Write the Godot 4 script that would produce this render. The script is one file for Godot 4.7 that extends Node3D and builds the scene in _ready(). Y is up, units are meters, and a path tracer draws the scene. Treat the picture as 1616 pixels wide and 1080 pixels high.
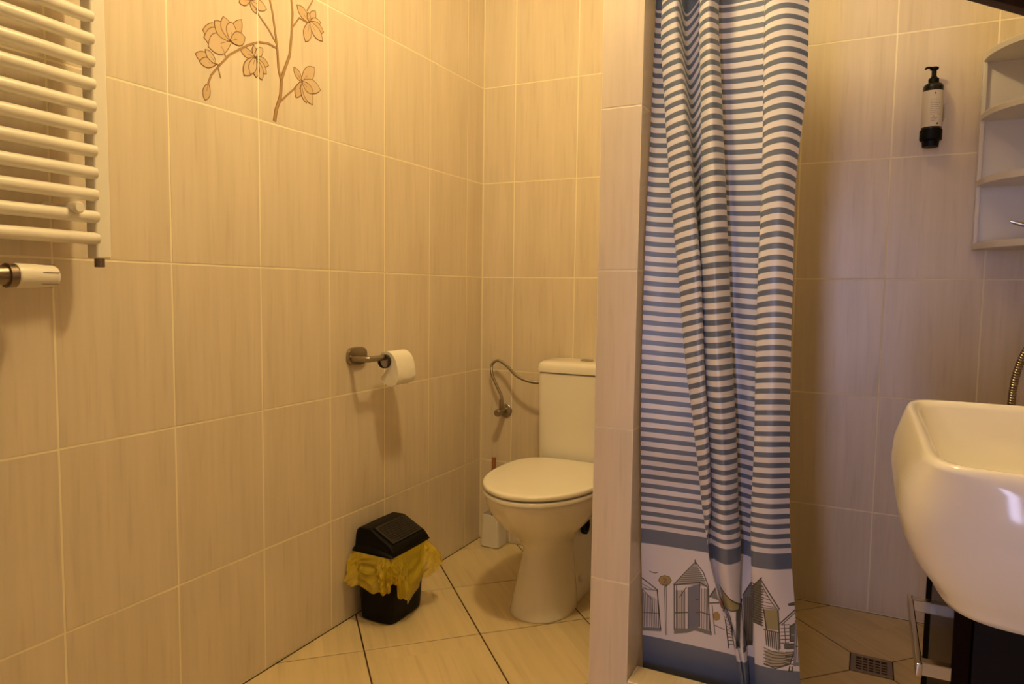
extends Node3D
# A small tiled bathroom: toilet corner on the left, shower behind a striped curtain, washbasin on the right.
# x runs right along the back wall, y up, z from the back wall towards the door. Metres.

const ROOM_W := 1.87
const ROOM_D := 3.0
const ROOM_H := 2.5
const ROW0 := 0.3197      # height of the lowest wall joint
const ROW := 0.36         # tile height
const COL := 0.2513       # tile width
const GAP := 0.0042

var rng := RandomNumberGenerator.new()
var M := {}
var tile_cache := {}
var counts := {}


# ------------------------------------------------------------------ mesh collector
class MB:
	var P := PackedVector3Array()
	var U := PackedVector2Array()
	var C := PackedColorArray()
	var col := Color.WHITE
	var has_col := false

	func tri(a: Vector3, b: Vector3, c: Vector3, ua := Vector2.ZERO, ub := Vector2.ZERO, uc := Vector2.ZERO) -> void:
		if (b - a).cross(c - a).length_squared() < 1e-16:
			return
		P.append(a); P.append(b); P.append(c)
		U.append(ua); U.append(ub); U.append(uc)
		C.append(col); C.append(col); C.append(col)

	func quad(a: Vector3, b: Vector3, c: Vector3, d: Vector3, ua := Vector2.ZERO, ub := Vector2.ZERO, uc := Vector2.ZERO, ud := Vector2.ZERO) -> void:
		tri(a, b, c, ua, ub, uc)
		tri(a, c, d, ua, uc, ud)

	func volume(from: int) -> float:
		var v := 0.0
		for i in range(from, P.size(), 3):
			v += P[i].dot(P[i + 1].cross(P[i + 2]))
		return v

	func fix(from: int) -> void:   # turn a closed shape outside out
		if volume(from) < 0.0:
			for i in range(from, P.size(), 3):
				var t := P[i + 1]; P[i + 1] = P[i + 2]; P[i + 2] = t
				var s := U[i + 1]; U[i + 1] = U[i + 2]; U[i + 2] = s

	func move(from: int, t: Transform3D) -> void:
		for i in range(from, P.size()):
			P[i] = t * P[i]

	# rings of equal length, joined; closed rings, capped ends
	func loft(rings: Array, cap0 := true, cap1 := true, closed := true) -> void:
		var from := P.size()
		for k in rings.size() - 1:
			var r0: PackedVector3Array = rings[k]
			var r1: PackedVector3Array = rings[k + 1]
			var n := r0.size()
			for i in (n if closed else n - 1):
				var j := (i + 1) % n
				var va := float(k) / (rings.size() - 1)
				var vb := float(k + 1) / (rings.size() - 1)
				var ui := float(i) / n
				var uj := float(i + 1) / n
				quad(r0[i], r0[j], r1[j], r1[i], Vector2(ui, va), Vector2(uj, va), Vector2(uj, vb), Vector2(ui, vb))
		if cap0:
			fan(rings[0], true)
		if cap1:
			fan(rings[rings.size() - 1], false)
		if cap0 and cap1:
			fix(from)

	func fan(r: PackedVector3Array, flip: bool) -> void:
		var c := Vector3.ZERO
		for q in r:
			c += q
		c /= r.size()
		for i in r.size():
			var j := (i + 1) % r.size()
			if flip:
				tri(c, r[j], r[i])
			else:
				tri(c, r[i], r[j])

	# flat outline (x, y) pushed along z from z0 to z1
	func prism(poly: PackedVector2Array, z0: float, z1: float, inset := 0.0) -> void:
		var from := P.size()
		var top := poly
		var idx := Geometry2D.triangulate_polygon(poly)
		if idx.is_empty():
			return
		if inset > 0.0:
			var c := Vector2.ZERO
			for q in poly:
				c += q
			c /= poly.size()
			top = PackedVector2Array()
			var off := Geometry2D.offset_polygon(poly, -inset, Geometry2D.JOIN_MITER)
			if off.size() == 1 and off[0].size() == poly.size():
				# line the inset corners up with the outline
				for q in poly:
					var best := off[0][0]
					for w in off[0]:
						if w.distance_squared_to(q) < best.distance_squared_to(q):
							best = w
					top.append(best)
			else:
				top = poly
		for i in range(0, idx.size(), 3):
			var a := idx[i]; var b := idx[i + 1]; var c2 := idx[i + 2]
			tri(Vector3(top[a].x, top[a].y, z1), Vector3(top[b].x, top[b].y, z1), Vector3(top[c2].x, top[c2].y, z1), top[a], top[b], top[c2])
			tri(Vector3(poly[a].x, poly[a].y, z0), Vector3(poly[c2].x, poly[c2].y, z0), Vector3(poly[b].x, poly[b].y, z0), poly[a], poly[c2], poly[b])
		# caps must agree with the sides: orient by the polygon's winding
		var ccw := not Geometry2D.is_polygon_clockwise(poly)
		var zm := z1 - inset if inset > 0.0 else z1
		for i in poly.size():
			var j := (i + 1) % poly.size()
			var a3 := Vector3(poly[i].x, poly[i].y, z0)
			var b3 := Vector3(poly[j].x, poly[j].y, z0)
			var a4 := Vector3(poly[i].x, poly[i].y, zm)
			var b4 := Vector3(poly[j].x, poly[j].y, zm)
			if ccw:
				quad(a3, b3, b4, a4, poly[i], poly[j], poly[j], poly[i])
			else:
				quad(b3, a3, a4, b4, poly[j], poly[i], poly[i], poly[j])
			if inset > 0.0:
				var a5 := Vector3(top[i].x, top[i].y, z1)
				var b5 := Vector3(top[j].x, top[j].y, z1)
				if ccw:
					quad(a4, b4, b5, a5, poly[i], poly[j], top[j], top[i])
				else:
					quad(b4, a4, a5, b5, poly[j], poly[i], top[i], top[j])
		# triangulation may wind either way; make the caps face out
		for i in range(from, from + idx.size() * 2, 3):
			var n := (P[i + 1] - P[i]).cross(P[i + 2] - P[i])
			var want := 1.0 if absf(P[i].z - z1) < absf(P[i].z - z0) else -1.0
			if n.z * want < 0.0:
				var t := P[i + 1]; P[i + 1] = P[i + 2]; P[i + 2] = t
				var s := U[i + 1]; U[i + 1] = U[i + 2]; U[i + 2] = s

	# box with chamfered or rounded edges, centred at c
	func rbox(c: Vector3, size: Vector3, r: float, seg := 3) -> void:
		var from := P.size()
		var h := size * 0.5
		r = minf(r, minf(h.x, minf(h.y, h.z)) * 0.98)
		var rings := []
		var steps := []
		for i in seg + 1:
			var a := -PI / 2 + PI / 2 * i / seg
			steps.append(Vector2(cos(a), -h.y + r + sin(a) * r))
		for i in seg + 1:
			var a := PI / 2 * i / seg
			steps.append(Vector2(cos(a), h.y - r + sin(a) * r))
		for s in steps:
			var ring := PackedVector3Array()
			for q in 4:
				var cx := (h.x - r) * (1 if q == 0 or q == 3 else -1)
				var cz := (h.z - r) * (-1 if q < 2 else 1)
				for i in seg + 1:
					var a := PI / 2 * q + PI / 2 * i / seg
					ring.append(c + Vector3(cx + cos(a) * r * s.x, s.y, cz - sin(a) * r * s.x))
			rings.append(ring)
		loft(rings)

	# profile (radius, height) turned round the y axis at c
	func lathe(c: Vector3, prof: Array, n := 32) -> void:
		var rings := []
		for q in prof:
			var ring := PackedVector3Array()
			for i in n:
				var a := TAU * i / n
				ring.append(c + Vector3(cos(a) * q.x, q.y, -sin(a) * q.x))
			rings.append(ring)
		loft(rings)

	func tube(path: PackedVector3Array, r: float, n := 12, radii: Array = []) -> void:
		var rings := []
		var up := Vector3(0.13, 0.97, 0.21).normalized()
		for i in path.size():
			var d := (path[mini(i + 1, path.size() - 1)] - path[maxi(i - 1, 0)]).normalized()
			var s := d.cross(up)
			if s.length() < 0.05:
				s = d.cross(Vector3.RIGHT)
			s = s.normalized()
			var t := s.cross(d).normalized()
			up = t
			var rr: float = r if radii.is_empty() else radii[i]
			var ring := PackedVector3Array()
			for k in n:
				var a := TAU * k / n
				ring.append(path[i] + s * cos(a) * rr + t * sin(a) * rr)
			rings.append(ring)
		loft(rings)

	func mesh(crease := 40.0) -> ArrayMesh:
		var n := P.size()
		var fn := PackedVector3Array()
		var by := {}
		for f in n / 3:
			var nn := (P[f * 3 + 1] - P[f * 3]).cross(P[f * 3 + 2] - P[f * 3])
			fn.append(nn)
			for k in 3:
				var key := Vector3i((P[f * 3 + k] * 40000.0).round())
				if by.has(key):
					by[key].append(f)
				else:
					by[key] = PackedInt32Array([f])
		var unit := PackedVector3Array()
		for q in fn:
			unit.append(q.normalized())
		var lim := cos(deg_to_rad(crease))
		var V := PackedVector3Array(); var N := PackedVector3Array(); var T := PackedVector2Array(); var K := PackedColorArray()
		V.resize(n); N.resize(n); T.resize(n); K.resize(n)
		for f in n / 3:
			for k in 3:
				var src: int = f * 3 + [0, 2, 1][k]   # Godot's front faces run clockwise
				var key := Vector3i((P[src] * 40000.0).round())
				var sum := Vector3.ZERO
				for g in by[key]:
					if unit[g].dot(unit[f]) >= lim:
						sum += fn[g]
				V[f * 3 + k] = P[src]
				N[f * 3 + k] = sum.normalized() if sum.length_squared() > 0 else unit[f]
				T[f * 3 + k] = U[src]
				K[f * 3 + k] = C[src]
		var arr := []
		arr.resize(Mesh.ARRAY_MAX)
		arr[Mesh.ARRAY_VERTEX] = V; arr[Mesh.ARRAY_NORMAL] = N; arr[Mesh.ARRAY_TEX_UV] = T
		if has_col:
			arr[Mesh.ARRAY_COLOR] = K
		var am := ArrayMesh.new()
		am.add_surface_from_arrays(Mesh.PRIMITIVE_TRIANGLES, arr)
		return am


# ------------------------------------------------------------------ nodes
func numbered(parent: Node, called: String) -> String:
	var key := str(parent.get_instance_id()) + called
	var k: int = counts.get(key, 0)
	counts[key] = k + 1
	return called if k == 0 else "%s_%03d" % [called, k]


func put(called: String, mesh: Mesh, mat: Material, parent: Node = self, t := Transform3D.IDENTITY) -> MeshInstance3D:
	var o := MeshInstance3D.new()
	o.name = numbered(parent, called)
	o.mesh = mesh
	o.material_override = mat
	o.transform = t
	o.cast_shadow = GeometryInstance3D.SHADOW_CASTING_SETTING_ON
	parent.add_child(o, true)
	return o


func thing(called: String, label: String, category: String, at := Vector3.ZERO, group := "") -> Node3D:
	var o := Node3D.new()
	o.name = numbered(self, called)
	o.position = at
	add_child(o, true)
	o.set_meta("label", label)
	o.set_meta("category", category)
	if group:
		o.set_meta("group", group)
	return o


func setting(called: String, label: String, category: String, mesh: Mesh, mat: Material) -> MeshInstance3D:
	var o := put(called, mesh, mat)
	o.set_meta("kind", "structure")
	o.set_meta("label", label)
	o.set_meta("category", category)
	return o


func box_mesh(lo: Vector3, hi: Vector3) -> MB:
	var b := MB.new()
	b.rbox((lo + hi) / 2, hi - lo, 0.0005, 1)
	return b


func mat(col: Color, rough := 0.5, metal := 0.0) -> StandardMaterial3D:
	var m := StandardMaterial3D.new()
	m.albedo_color = col
	m.roughness = rough
	m.metallic = metal
	return m


# ring of a rounded rectangle / superellipse lying flat at height y
func ring(xc: float, zc: float, hw: float, df: float, db: float, y: float, nf := 2.0, nb := 2.5, n := 48) -> PackedVector3Array:
	var out := PackedVector3Array()
	for i in n:
		var a := TAU * i / n
		var c := cos(a)
		var s := -sin(a)
		var e := nf if s > 0.0 else nb
		var x := signf(c) * pow(absf(c), 2.0 / e) * hw
		var z := signf(s) * pow(absf(s), 2.0 / e) * (df if s > 0.0 else db)
		out.append(Vector3(xc + x, y, zc + z))
	return out


func spline(pts: Array, per := 8) -> PackedVector3Array:
	var out := PackedVector3Array()
	for i in pts.size() - 1:
		var a: Vector3 = pts[maxi(i - 1, 0)]
		var b: Vector3 = pts[i]
		var c: Vector3 = pts[i + 1]
		var d: Vector3 = pts[mini(i + 2, pts.size() - 1)]
		for k in per:
			out.append(b.cubic_interpolate(c, a, d, float(k) / per))
	out.append(pts[pts.size() - 1])
	return out


# ------------------------------------------------------------------ textures
func streaks(base: Color, seed_no: int, depth: float, w := 512, h := 512) -> ImageTexture:
	var n1 := FastNoiseLite.new(); n1.seed = seed_no; n1.frequency = 0.009; n1.fractal_octaves = 3
	var n2 := FastNoiseLite.new(); n2.seed = seed_no + 7; n2.frequency = 0.03; n2.fractal_octaves = 3
	var n3 := FastNoiseLite.new(); n3.seed = seed_no + 19; n3.frequency = 0.022; n3.fractal_octaves = 2
	var im := Image.create_empty(w, h, false, Image.FORMAT_RGB8)
	for y in h:
		for x in w:
			var a := n1.get_noise_2d(x, y * 0.12)
			var b := n2.get_noise_2d(x * 1.6, y * 0.06)
			var c := n3.get_noise_2d(x * 2.4, y * 0.16)
			var d := maxf(0.0, c - 0.28) * 1.5
			var v := 1.0 + depth * (a * 0.9 + b * 0.55) - depth * d
			im.set_pixel(x, y, Color(base.r * v, base.g * (v - depth * 0.25 * d), base.b * (v + 0.3 * (v - 1.0))))
	return ImageTexture.create_from_image(im)


func make_materials() -> void:
	M.tile = []
	for k in 3:
		var m := mat(Color.WHITE, 0.3)
		m.albedo_texture = streaks(Color(0.87, 0.815, 0.735), 11 + 31 * k, 0.04)
		M.tile.append(m)
	M.grout = mat(Color(0.97, 0.93, 0.82), 0.8)
	M.floor_tile = []
	for k in 3:
		var m := mat(Color.WHITE, 0.36)
		m.albedo_texture = streaks(Color(0.85, 0.775, 0.615), 201 + 17 * k, 0.06)
		M.floor_tile.append(m)
	M.floor_grout = mat(Color(0.27, 0.19, 0.13), 0.9)
	M.plaster = mat(Color(0.86, 0.82, 0.75), 0.9)
	M.tan = mat(Color(0.70, 0.62, 0.53), 0.8)
	M.hall = mat(Color(0.62, 0.58, 0.55), 0.9)
	M.ceramic = mat(Color(0.93, 0.91, 0.875), 0.12)
	M.ceramic.clearcoat_enabled = true
	M.ceramic.clearcoat = 0.3
	M.seat = mat(Color(0.94, 0.92, 0.88), 0.2)
	M.enamel = mat(Color(0.93, 0.91, 0.87), 0.3)
	M.white_plastic = mat(Color(0.90, 0.88, 0.86), 0.38)
	M.chrome = mat(Color(0.74, 0.72, 0.70), 0.14, 1.0)
	M.steel = mat(Color(0.56, 0.51, 0.46), 0.3, 1.0)
	M.brushed = mat(Color(0.62, 0.58, 0.52), 0.33, 1.0)
	M.black = mat(Color(0.022, 0.022, 0.026), 0.5)
	M.black.metallic_specular = 0.3
	M.black_gloss = mat(Color(0.035, 0.03, 0.03), 0.3)
	M.dark_hole = mat(Color(0.02, 0.018, 0.016), 0.8)
	M.wenge = mat(Color(0.075, 0.05, 0.04), 0.5)
	M.wenge.metallic_specular = 0.25
	M.wenge_gloss = mat(Color(0.10, 0.06, 0.045), 0.2)
	M.wenge_gloss.metallic_specular = 0.08
	M.walnut = mat(Color(0.20, 0.125, 0.08), 0.5)
	M.strip = mat(Color(0.05, 0.04, 0.04), 0.9)
	M.strip.metallic_specular = 0.05
	M.paper = mat(Color(0.93, 0.91, 0.87), 0.95)
	M.paper.cull_mode = BaseMaterial3D.CULL_DISABLED
	M.card = mat(Color(0.17, 0.13, 0.10), 0.9)
	M.bronze = mat(Color(0.62, 0.42, 0.27), 0.45, 0.2)
	M.bag = mat(Color(0.95, 0.84, 0.20, 0.56), 0.2)
	M.bag.metallic_specular = 0.7
	M.bag.transparency = BaseMaterial3D.TRANSPARENCY_ALPHA
	M.bag.cull_mode = BaseMaterial3D.CULL_DISABLED
	M.bag.backlight_enabled = true
	M.bag.backlight = Color(0.5, 0.45, 0.05)
	M.print_ = mat(Color.WHITE, 0.35)
	M.print_.vertex_color_use_as_albedo = true
	M.clear = mat(Color(0.95, 0.95, 0.95, 0.28), 0.08)
	M.clear.transparency = BaseMaterial3D.TRANSPARENCY_ALPHA
	M.daylit = mat(Color(0.9, 0.92, 1.0), 0.5)
	M.daylit.emission_enabled = true
	M.daylit.emission = DAY_COLOR
	M.daylit.emission_energy_multiplier = 2.5
	M.opal = mat(Color(1.0, 0.95, 0.86), 0.4)
	M.opal.emission_enabled = true
	M.opal.emission = Color(1.0, 0.74, 0.42)
	M.opal.emission_energy_multiplier = 2.0


# ------------------------------------------------------------------ tiles
# a tile in its own axes: x 0..w, y 0..h, its face at z = 0
func tile_mesh(w: float, h: float, kind: int) -> ArrayMesh:
	var key := Vector3i(roundi(w * 5000), roundi(h * 5000), kind)
	if tile_cache.has(key):
		return tile_cache[key]
	var b := MB.new()
	var c := 0.0009
	var t := -0.006
	var o := Vector2(0.09 * kind, 0.75 + 0.04 * kind)   # stays inside the texture, so no seam shows
	var f := func(x: float, y: float) -> Vector2: return o + Vector2(x, -y) / 0.5
	var q := [Vector2(0, 0), Vector2(w, 0), Vector2(w, h), Vector2(0, h)]
	var i := [Vector2(c, c), Vector2(w - c, c), Vector2(w - c, h - c), Vector2(c, h - c)]
	b.quad(Vector3(i[0].x, i[0].y, 0), Vector3(i[1].x, i[1].y, 0), Vector3(i[2].x, i[2].y, 0), Vector3(i[3].x, i[3].y, 0), f.call(i[0].x, i[0].y), f.call(i[1].x, i[1].y), f.call(i[2].x, i[2].y), f.call(i[3].x, i[3].y))
	for k in 4:
		var j := (k + 1) % 4
		var u0: Vector2 = f.call(q[k].x, q[k].y)
		var u1: Vector2 = f.call(q[j].x, q[j].y)
		b.quad(Vector3(q[k].x, q[k].y, -c * 0.7), Vector3(q[j].x, q[j].y, -c * 0.7), Vector3(i[j].x, i[j].y, 0), Vector3(i[k].x, i[k].y, 0), u0, u1, u1, u0)
		b.quad(Vector3(q[k].x, q[k].y, t), Vector3(q[j].x, q[j].y, t), Vector3(q[j].x, q[j].y, -c * 0.7), Vector3(q[k].x, q[k].y, -c * 0.7), u0, u1, u1, u0)
	var m := b.mesh(50)
	tile_cache[key] = m
	return m


func cuts(first: float, step: float, lo: float, hi: float) -> Array:
	var out := [lo]
	var x := first
	while x - step > lo:
		x -= step
	while x < hi - 0.002:
		if x > lo + 0.002:
			out.append(x)
		x += step
	out.append(hi)
	return out


# covers a rectangle: origin, direction along the wall, outward normal; returns tiles by [col, row]
func tile_wall(parent: Node3D, origin: Vector3, along: Vector3, up: Vector3, xs: Array, ys: Array, mats: Array, seed_no: int) -> Dictionary:
	var made := {}
	var r := RandomNumberGenerator.new()
	r.seed = seed_no
	var basis := Basis(along, up, along.cross(up))
	for j in ys.size() - 1:
		for i in xs.size() - 1:
			var w: float = xs[i + 1] - xs[i] - GAP
			var h: float = ys[j + 1] - ys[j] - GAP
			var kind := r.randi() % 6
			var pick := r.randi() % mats.size()
			if w < 0.006 or h < 0.006:
				continue
			var at: Vector3 = origin + along * (xs[i] + GAP / 2) + up * (ys[j] + GAP / 2) + basis.z * r.randf_range(-0.0003, 0.0002)
			made[Vector2i(i, j)] = put("tile", tile_mesh(w, h, kind), mats[pick], parent, Transform3D(basis, at))
	return made


func build_shell() -> void:
	var T := 0.12
	var g := 0.0009     # joints lie this deep below the tile faces
	var rows := cuts(ROW0, ROW, 0.002, ROOM_H)
	# left wall: its face is x = 0; along runs towards -z so that along x up points to +x
	var wl := setting("wall_left", "cream tiled left wall carrying the towel rail and the paper holder", "wall", box_mesh(Vector3(-T, 0, -T), Vector3(-g, ROOM_H, ROOM_D + T)).mesh(), M.grout)
	var zs := cuts(0.1196, COL, 0.001, ROOM_D)
	var xs := []
	for k in zs.size():
		xs.append(ROOM_D - zs[zs.size() - 1 - k])
	var left := tile_wall(wl, Vector3(0, 0, ROOM_D), Vector3(0, 0, -1), Vector3.UP, xs, rows, M.tile, 5)
	build_motif(left, xs, rows)
	# back wall: z = 0
	var wb := setting("wall_back", "cream tiled back wall behind the toilet and the shower", "wall", box_mesh(Vector3(-g, 0, -T), Vector3(ROOM_W + T, ROOM_H, -g)).mesh(), M.grout)
	tile_wall(wb, Vector3.ZERO, Vector3.RIGHT, Vector3.UP, cuts(0.1355, COL, 0.001, ROOM_W - 0.001), rows, M.tile, 6)
	# right wall: x = ROOM_W
	var wr := setting("wall_right", "cream tiled right wall behind the washbasin", "wall", box_mesh(Vector3(ROOM_W + g, 0, -g), Vector3(ROOM_W + T, ROOM_H, ROOM_D + T)).mesh(), M.grout)
	tile_wall(wr, Vector3(ROOM_W, 0, 0), Vector3(0, 0, 1), Vector3.UP, cuts(0.12, COL, 0.001, ROOM_D), rows, M.tile, 7)
	# partition between toilet and shower
	var px0 := 0.797
	var px1 := 0.892
	var pz := 0.885
	var wp := setting("wall_partition", "narrow cream tiled partition wall between toilet and striped curtain", "wall", box_mesh(Vector3(px0 + g, 0, -g), Vector3(px1 - g, ROOM_H, pz - g)).mesh(), M.grout)
	tile_wall(wp, Vector3(px0, 0, pz), Vector3.RIGHT, Vector3.UP, [0.0, px1 - px0], rows, M.tile, 8)
	tile_wall(wp, Vector3(px1, 0, pz), Vector3(0, 0, -1), Vector3.UP, cuts(0.2513, COL, 0.0, pz - 0.001), rows, M.tile, 9)
	tile_wall(wp, Vector3(px0, 0, 0), Vector3(0, 0, 1), Vector3.UP, cuts(0.13, COL, 0.001, pz), rows, M.tile, 10)
	# front wall with the doorway the picture is taken through
	var f := MB.new()
	var d0 := 0.88
	var d1 := 1.72
	for q in [[Vector3(-g, 0, ROOM_D), Vector3(d0, ROOM_H, ROOM_D + T)], [Vector3(d1, 0, ROOM_D), Vector3(ROOM_W + g, ROOM_H, ROOM_D + T)], [Vector3(d0, 2.02, ROOM_D), Vector3(d1, ROOM_H, ROOM_D + T)]]:
		f.rbox((q[0] + q[1]) / 2, q[1] - q[0], 0.0005, 1)
	setting("wall_front", "beige painted wall with an open doorway opposite the toilet", "wall", f.mesh(), M.tan)
	var tr := MB.new()
	for q in [[Vector3(d0 - 0.06, 0.003, ROOM_D - 0.018), Vector3(d0 + 0.005, 2.08, ROOM_D - 0.001)], [Vector3(d1 - 0.005, 0.003, ROOM_D - 0.018), Vector3(d1 + 0.06, 2.08, ROOM_D - 0.001)], [Vector3(d0 + 0.006, 2.015, ROOM_D - 0.018), Vector3(d1 - 0.006, 2.08, ROOM_D - 0.001)]]:
		tr.rbox((q[0] + q[1]) / 2, q[1] - q[0], 0.003, 2)
	setting("trim_1", "white door casing round the doorway", "trim", tr.mesh(), M.enamel)
	setting("ceiling", "white plaster ceiling of the bathroom", "ceiling", box_mesh(Vector3(-T, ROOM_H, -T), Vector3(ROOM_W + T, ROOM_H + 0.12, ROOM_D + T)).mesh(), M.plaster)
	# the hall beyond the doorway, daylit by the glazed door at its far end
	var hx0 := 0.62
	var hx1 := 1.95
	var hz := 6.0
	var hz0 := ROOM_D + T + 0.001
	var hb := MB.new()
	for q in [[Vector3(hx0 - 0.1, -0.002, hz0), Vector3(hx0, ROOM_H, hz)], [Vector3(hx1, -0.002, hz0), Vector3(hx1 + 0.1, ROOM_H, hz)], [Vector3(hx0 - 0.1, -0.002, hz), Vector3(WIN_X - WIN_W / 2, ROOM_H, hz + 0.1)], [Vector3(WIN_X + WIN_W / 2, -0.002, hz), Vector3(hx1 + 0.1, ROOM_H, hz + 0.1)], [Vector3(WIN_X - WIN_W / 2, WIN_H, hz), Vector3(WIN_X + WIN_W / 2, ROOM_H, hz + 0.1)], [Vector3(hx0 - 0.1, ROOM_H + 0.001, ROOM_D + T), Vector3(hx1 + 0.1, ROOM_H + 0.1, hz + 0.1)], [Vector3(hx0 - 0.1, -0.1, ROOM_D + T + 0.301), Vector3(hx1 + 0.1, -0.0025, hz + 0.1)]]:
		hb.rbox((q[0] + q[1]) / 2, q[1] - q[0], 0.0005, 1)
	setting("wall_hall", "plain plaster hall outside the open bathroom doorway", "wall", hb.mesh(), M.hall)
	setting("window_1", "frosted glazed door at the far end of the hall", "window", box_mesh(Vector3(WIN_X - WIN_W / 2, 0, hz + 0.04), Vector3(WIN_X + WIN_W / 2, WIN_H, hz + 0.05)).mesh(), M.daylit)
	# floor
	var fl := setting("floor", "cream square floor tiles laid diagonally with dark joints", "floor", box_mesh(Vector3(-T, -0.14, -T), Vector3(ROOM_W + T, -0.0022, ROOM_D + T + 0.3)).mesh(), M.floor_grout)
	floor_tiles(fl, PackedVector2Array([Vector2(0.002, 0.001), Vector2(0.795, 0.001), Vector2(0.795, 0.887), Vector2(ROOM_W - 0.002, 0.887), Vector2(ROOM_W - 0.002, ROOM_D + 0.02), Vector2(0.002, ROOM_D + 0.02)]), Vector2(0.394, 0.693), 21)
	var drain_hole := 0.053
	floor_tiles(fl, PackedVector2Array([Vector2(0.894, 0.001), Vector2(ROOM_W - 0.002, 0.001), Vector2(ROOM_W - 0.002, 0.804), Vector2(0.894, 0.804)]), Vector2(1.403, 0.348), 22, Rect2(1.403 - drain_hole, 0.348 - drain_hole, drain_hole * 2, drain_hole * 2))
	# kerb of the shower
	var kb := setting("trim_2", "low cream tiled kerb along the shower opening", "kerb", box_mesh(Vector3(px1 + 0.0005, -0.002, 0.806 + g), Vector3(ROOM_W - 0.001, 0.09 - g, pz - g)).mesh(), M.grout)
	var kx := cuts(0.33, 0.33, 0.002, ROOM_W - px1 - 0.002)
	tile_wall(kb, Vector3(px1, 0.09, pz), Vector3.RIGHT, Vector3(0, 0, -1), kx, [0.0, pz - 0.806], M.floor_tile, 31)
	tile_wall(kb, Vector3(px1, 0, pz), Vector3.RIGHT, Vector3.UP, kx, [0.001, 0.0895], M.floor_tile, 32)
	tile_wall(kb, Vector3(ROOM_W - 0.002, 0, 0.806), Vector3.LEFT, Vector3.UP, cuts(0.33, 0.33, 0.002, ROOM_W - px1 - 0.004), [0.001, 0.0895], M.floor_tile, 33)


func floor_tiles(fl: Node3D, area: PackedVector2Array, node: Vector2, seed_no: int, hole := Rect2()) -> void:
	var r := RandomNumberGenerator.new()
	r.seed = seed_no
	var s := 0.33
	var a := Vector2(1, 1).normalized() * s
	var b := Vector2(1, -1).normalized() * s
	for i in range(-12, 13):
		for j in range(-12, 13):
			var o := node + a * i + b * j
			var g := GAP * 0.5
			var e := (a + b).normalized() * g * 1.414
			var f2 := (a - b).normalized() * g * 1.414
			var sq := PackedVector2Array([o + e, o + a - f2, o + a + b - e, o + b + f2])
			for piece in Geometry2D.intersect_polygons(sq, area):
				var parts := [piece]
				if hole.has_area():
					parts = Geometry2D.clip_polygons(piece, PackedVector2Array([hole.position, hole.position + Vector2(hole.size.x, 0), hole.end, hole.position + Vector2(0, hole.size.y)]))
				var kind := r.randi() % 3
				var turn := r.randf() * 3.0
				for q in parts:
					if Geometry2D.is_polygon_clockwise(q) and parts.size() > 1:
						pass
					var m := MB.new()
					# outline (x, z) is laid flat: prism z becomes height
					var flat := PackedVector2Array()
					for w in q:
						flat.append(Vector2(w.x, -w.y))
					m.prism(flat, -0.012, 0.0, 0.0012)
					m.move(0, Transform3D(Basis(Vector3(1, 0, 0), Vector3(0, 0, -1), Vector3(0, 1, 0)), Vector3.ZERO))
					for k in m.U.size():
						m.U[k] = Vector2(m.U[k].x + m.U[k].y, m.U[k].y - m.U[k].x) * 0.9 + Vector2(turn, turn * 0.7)
					put("tile", m.mesh(35), M.floor_tile[kind], fl)


# ------------------------------------------------------------------ the magnolia print on two wall tiles (z, y in metres)
func petal(base: Vector2, tip: Vector2, wide: float) -> PackedVector2Array:
	var out := PackedVector2Array()
	var d := tip - base
	var n := d.orthogonal()
	for s in [1.0, -1.0]:
		for k in 9:
			var t := float(k) / 9 if s > 0 else 1.0 - float(k) / 9
			var w := wide * pow(sin(PI * pow(t, 1.25)), 0.8) + (0.06 * (1.0 - t))
			out.append(base + d * t + n * (w * s))
	return out


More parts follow.
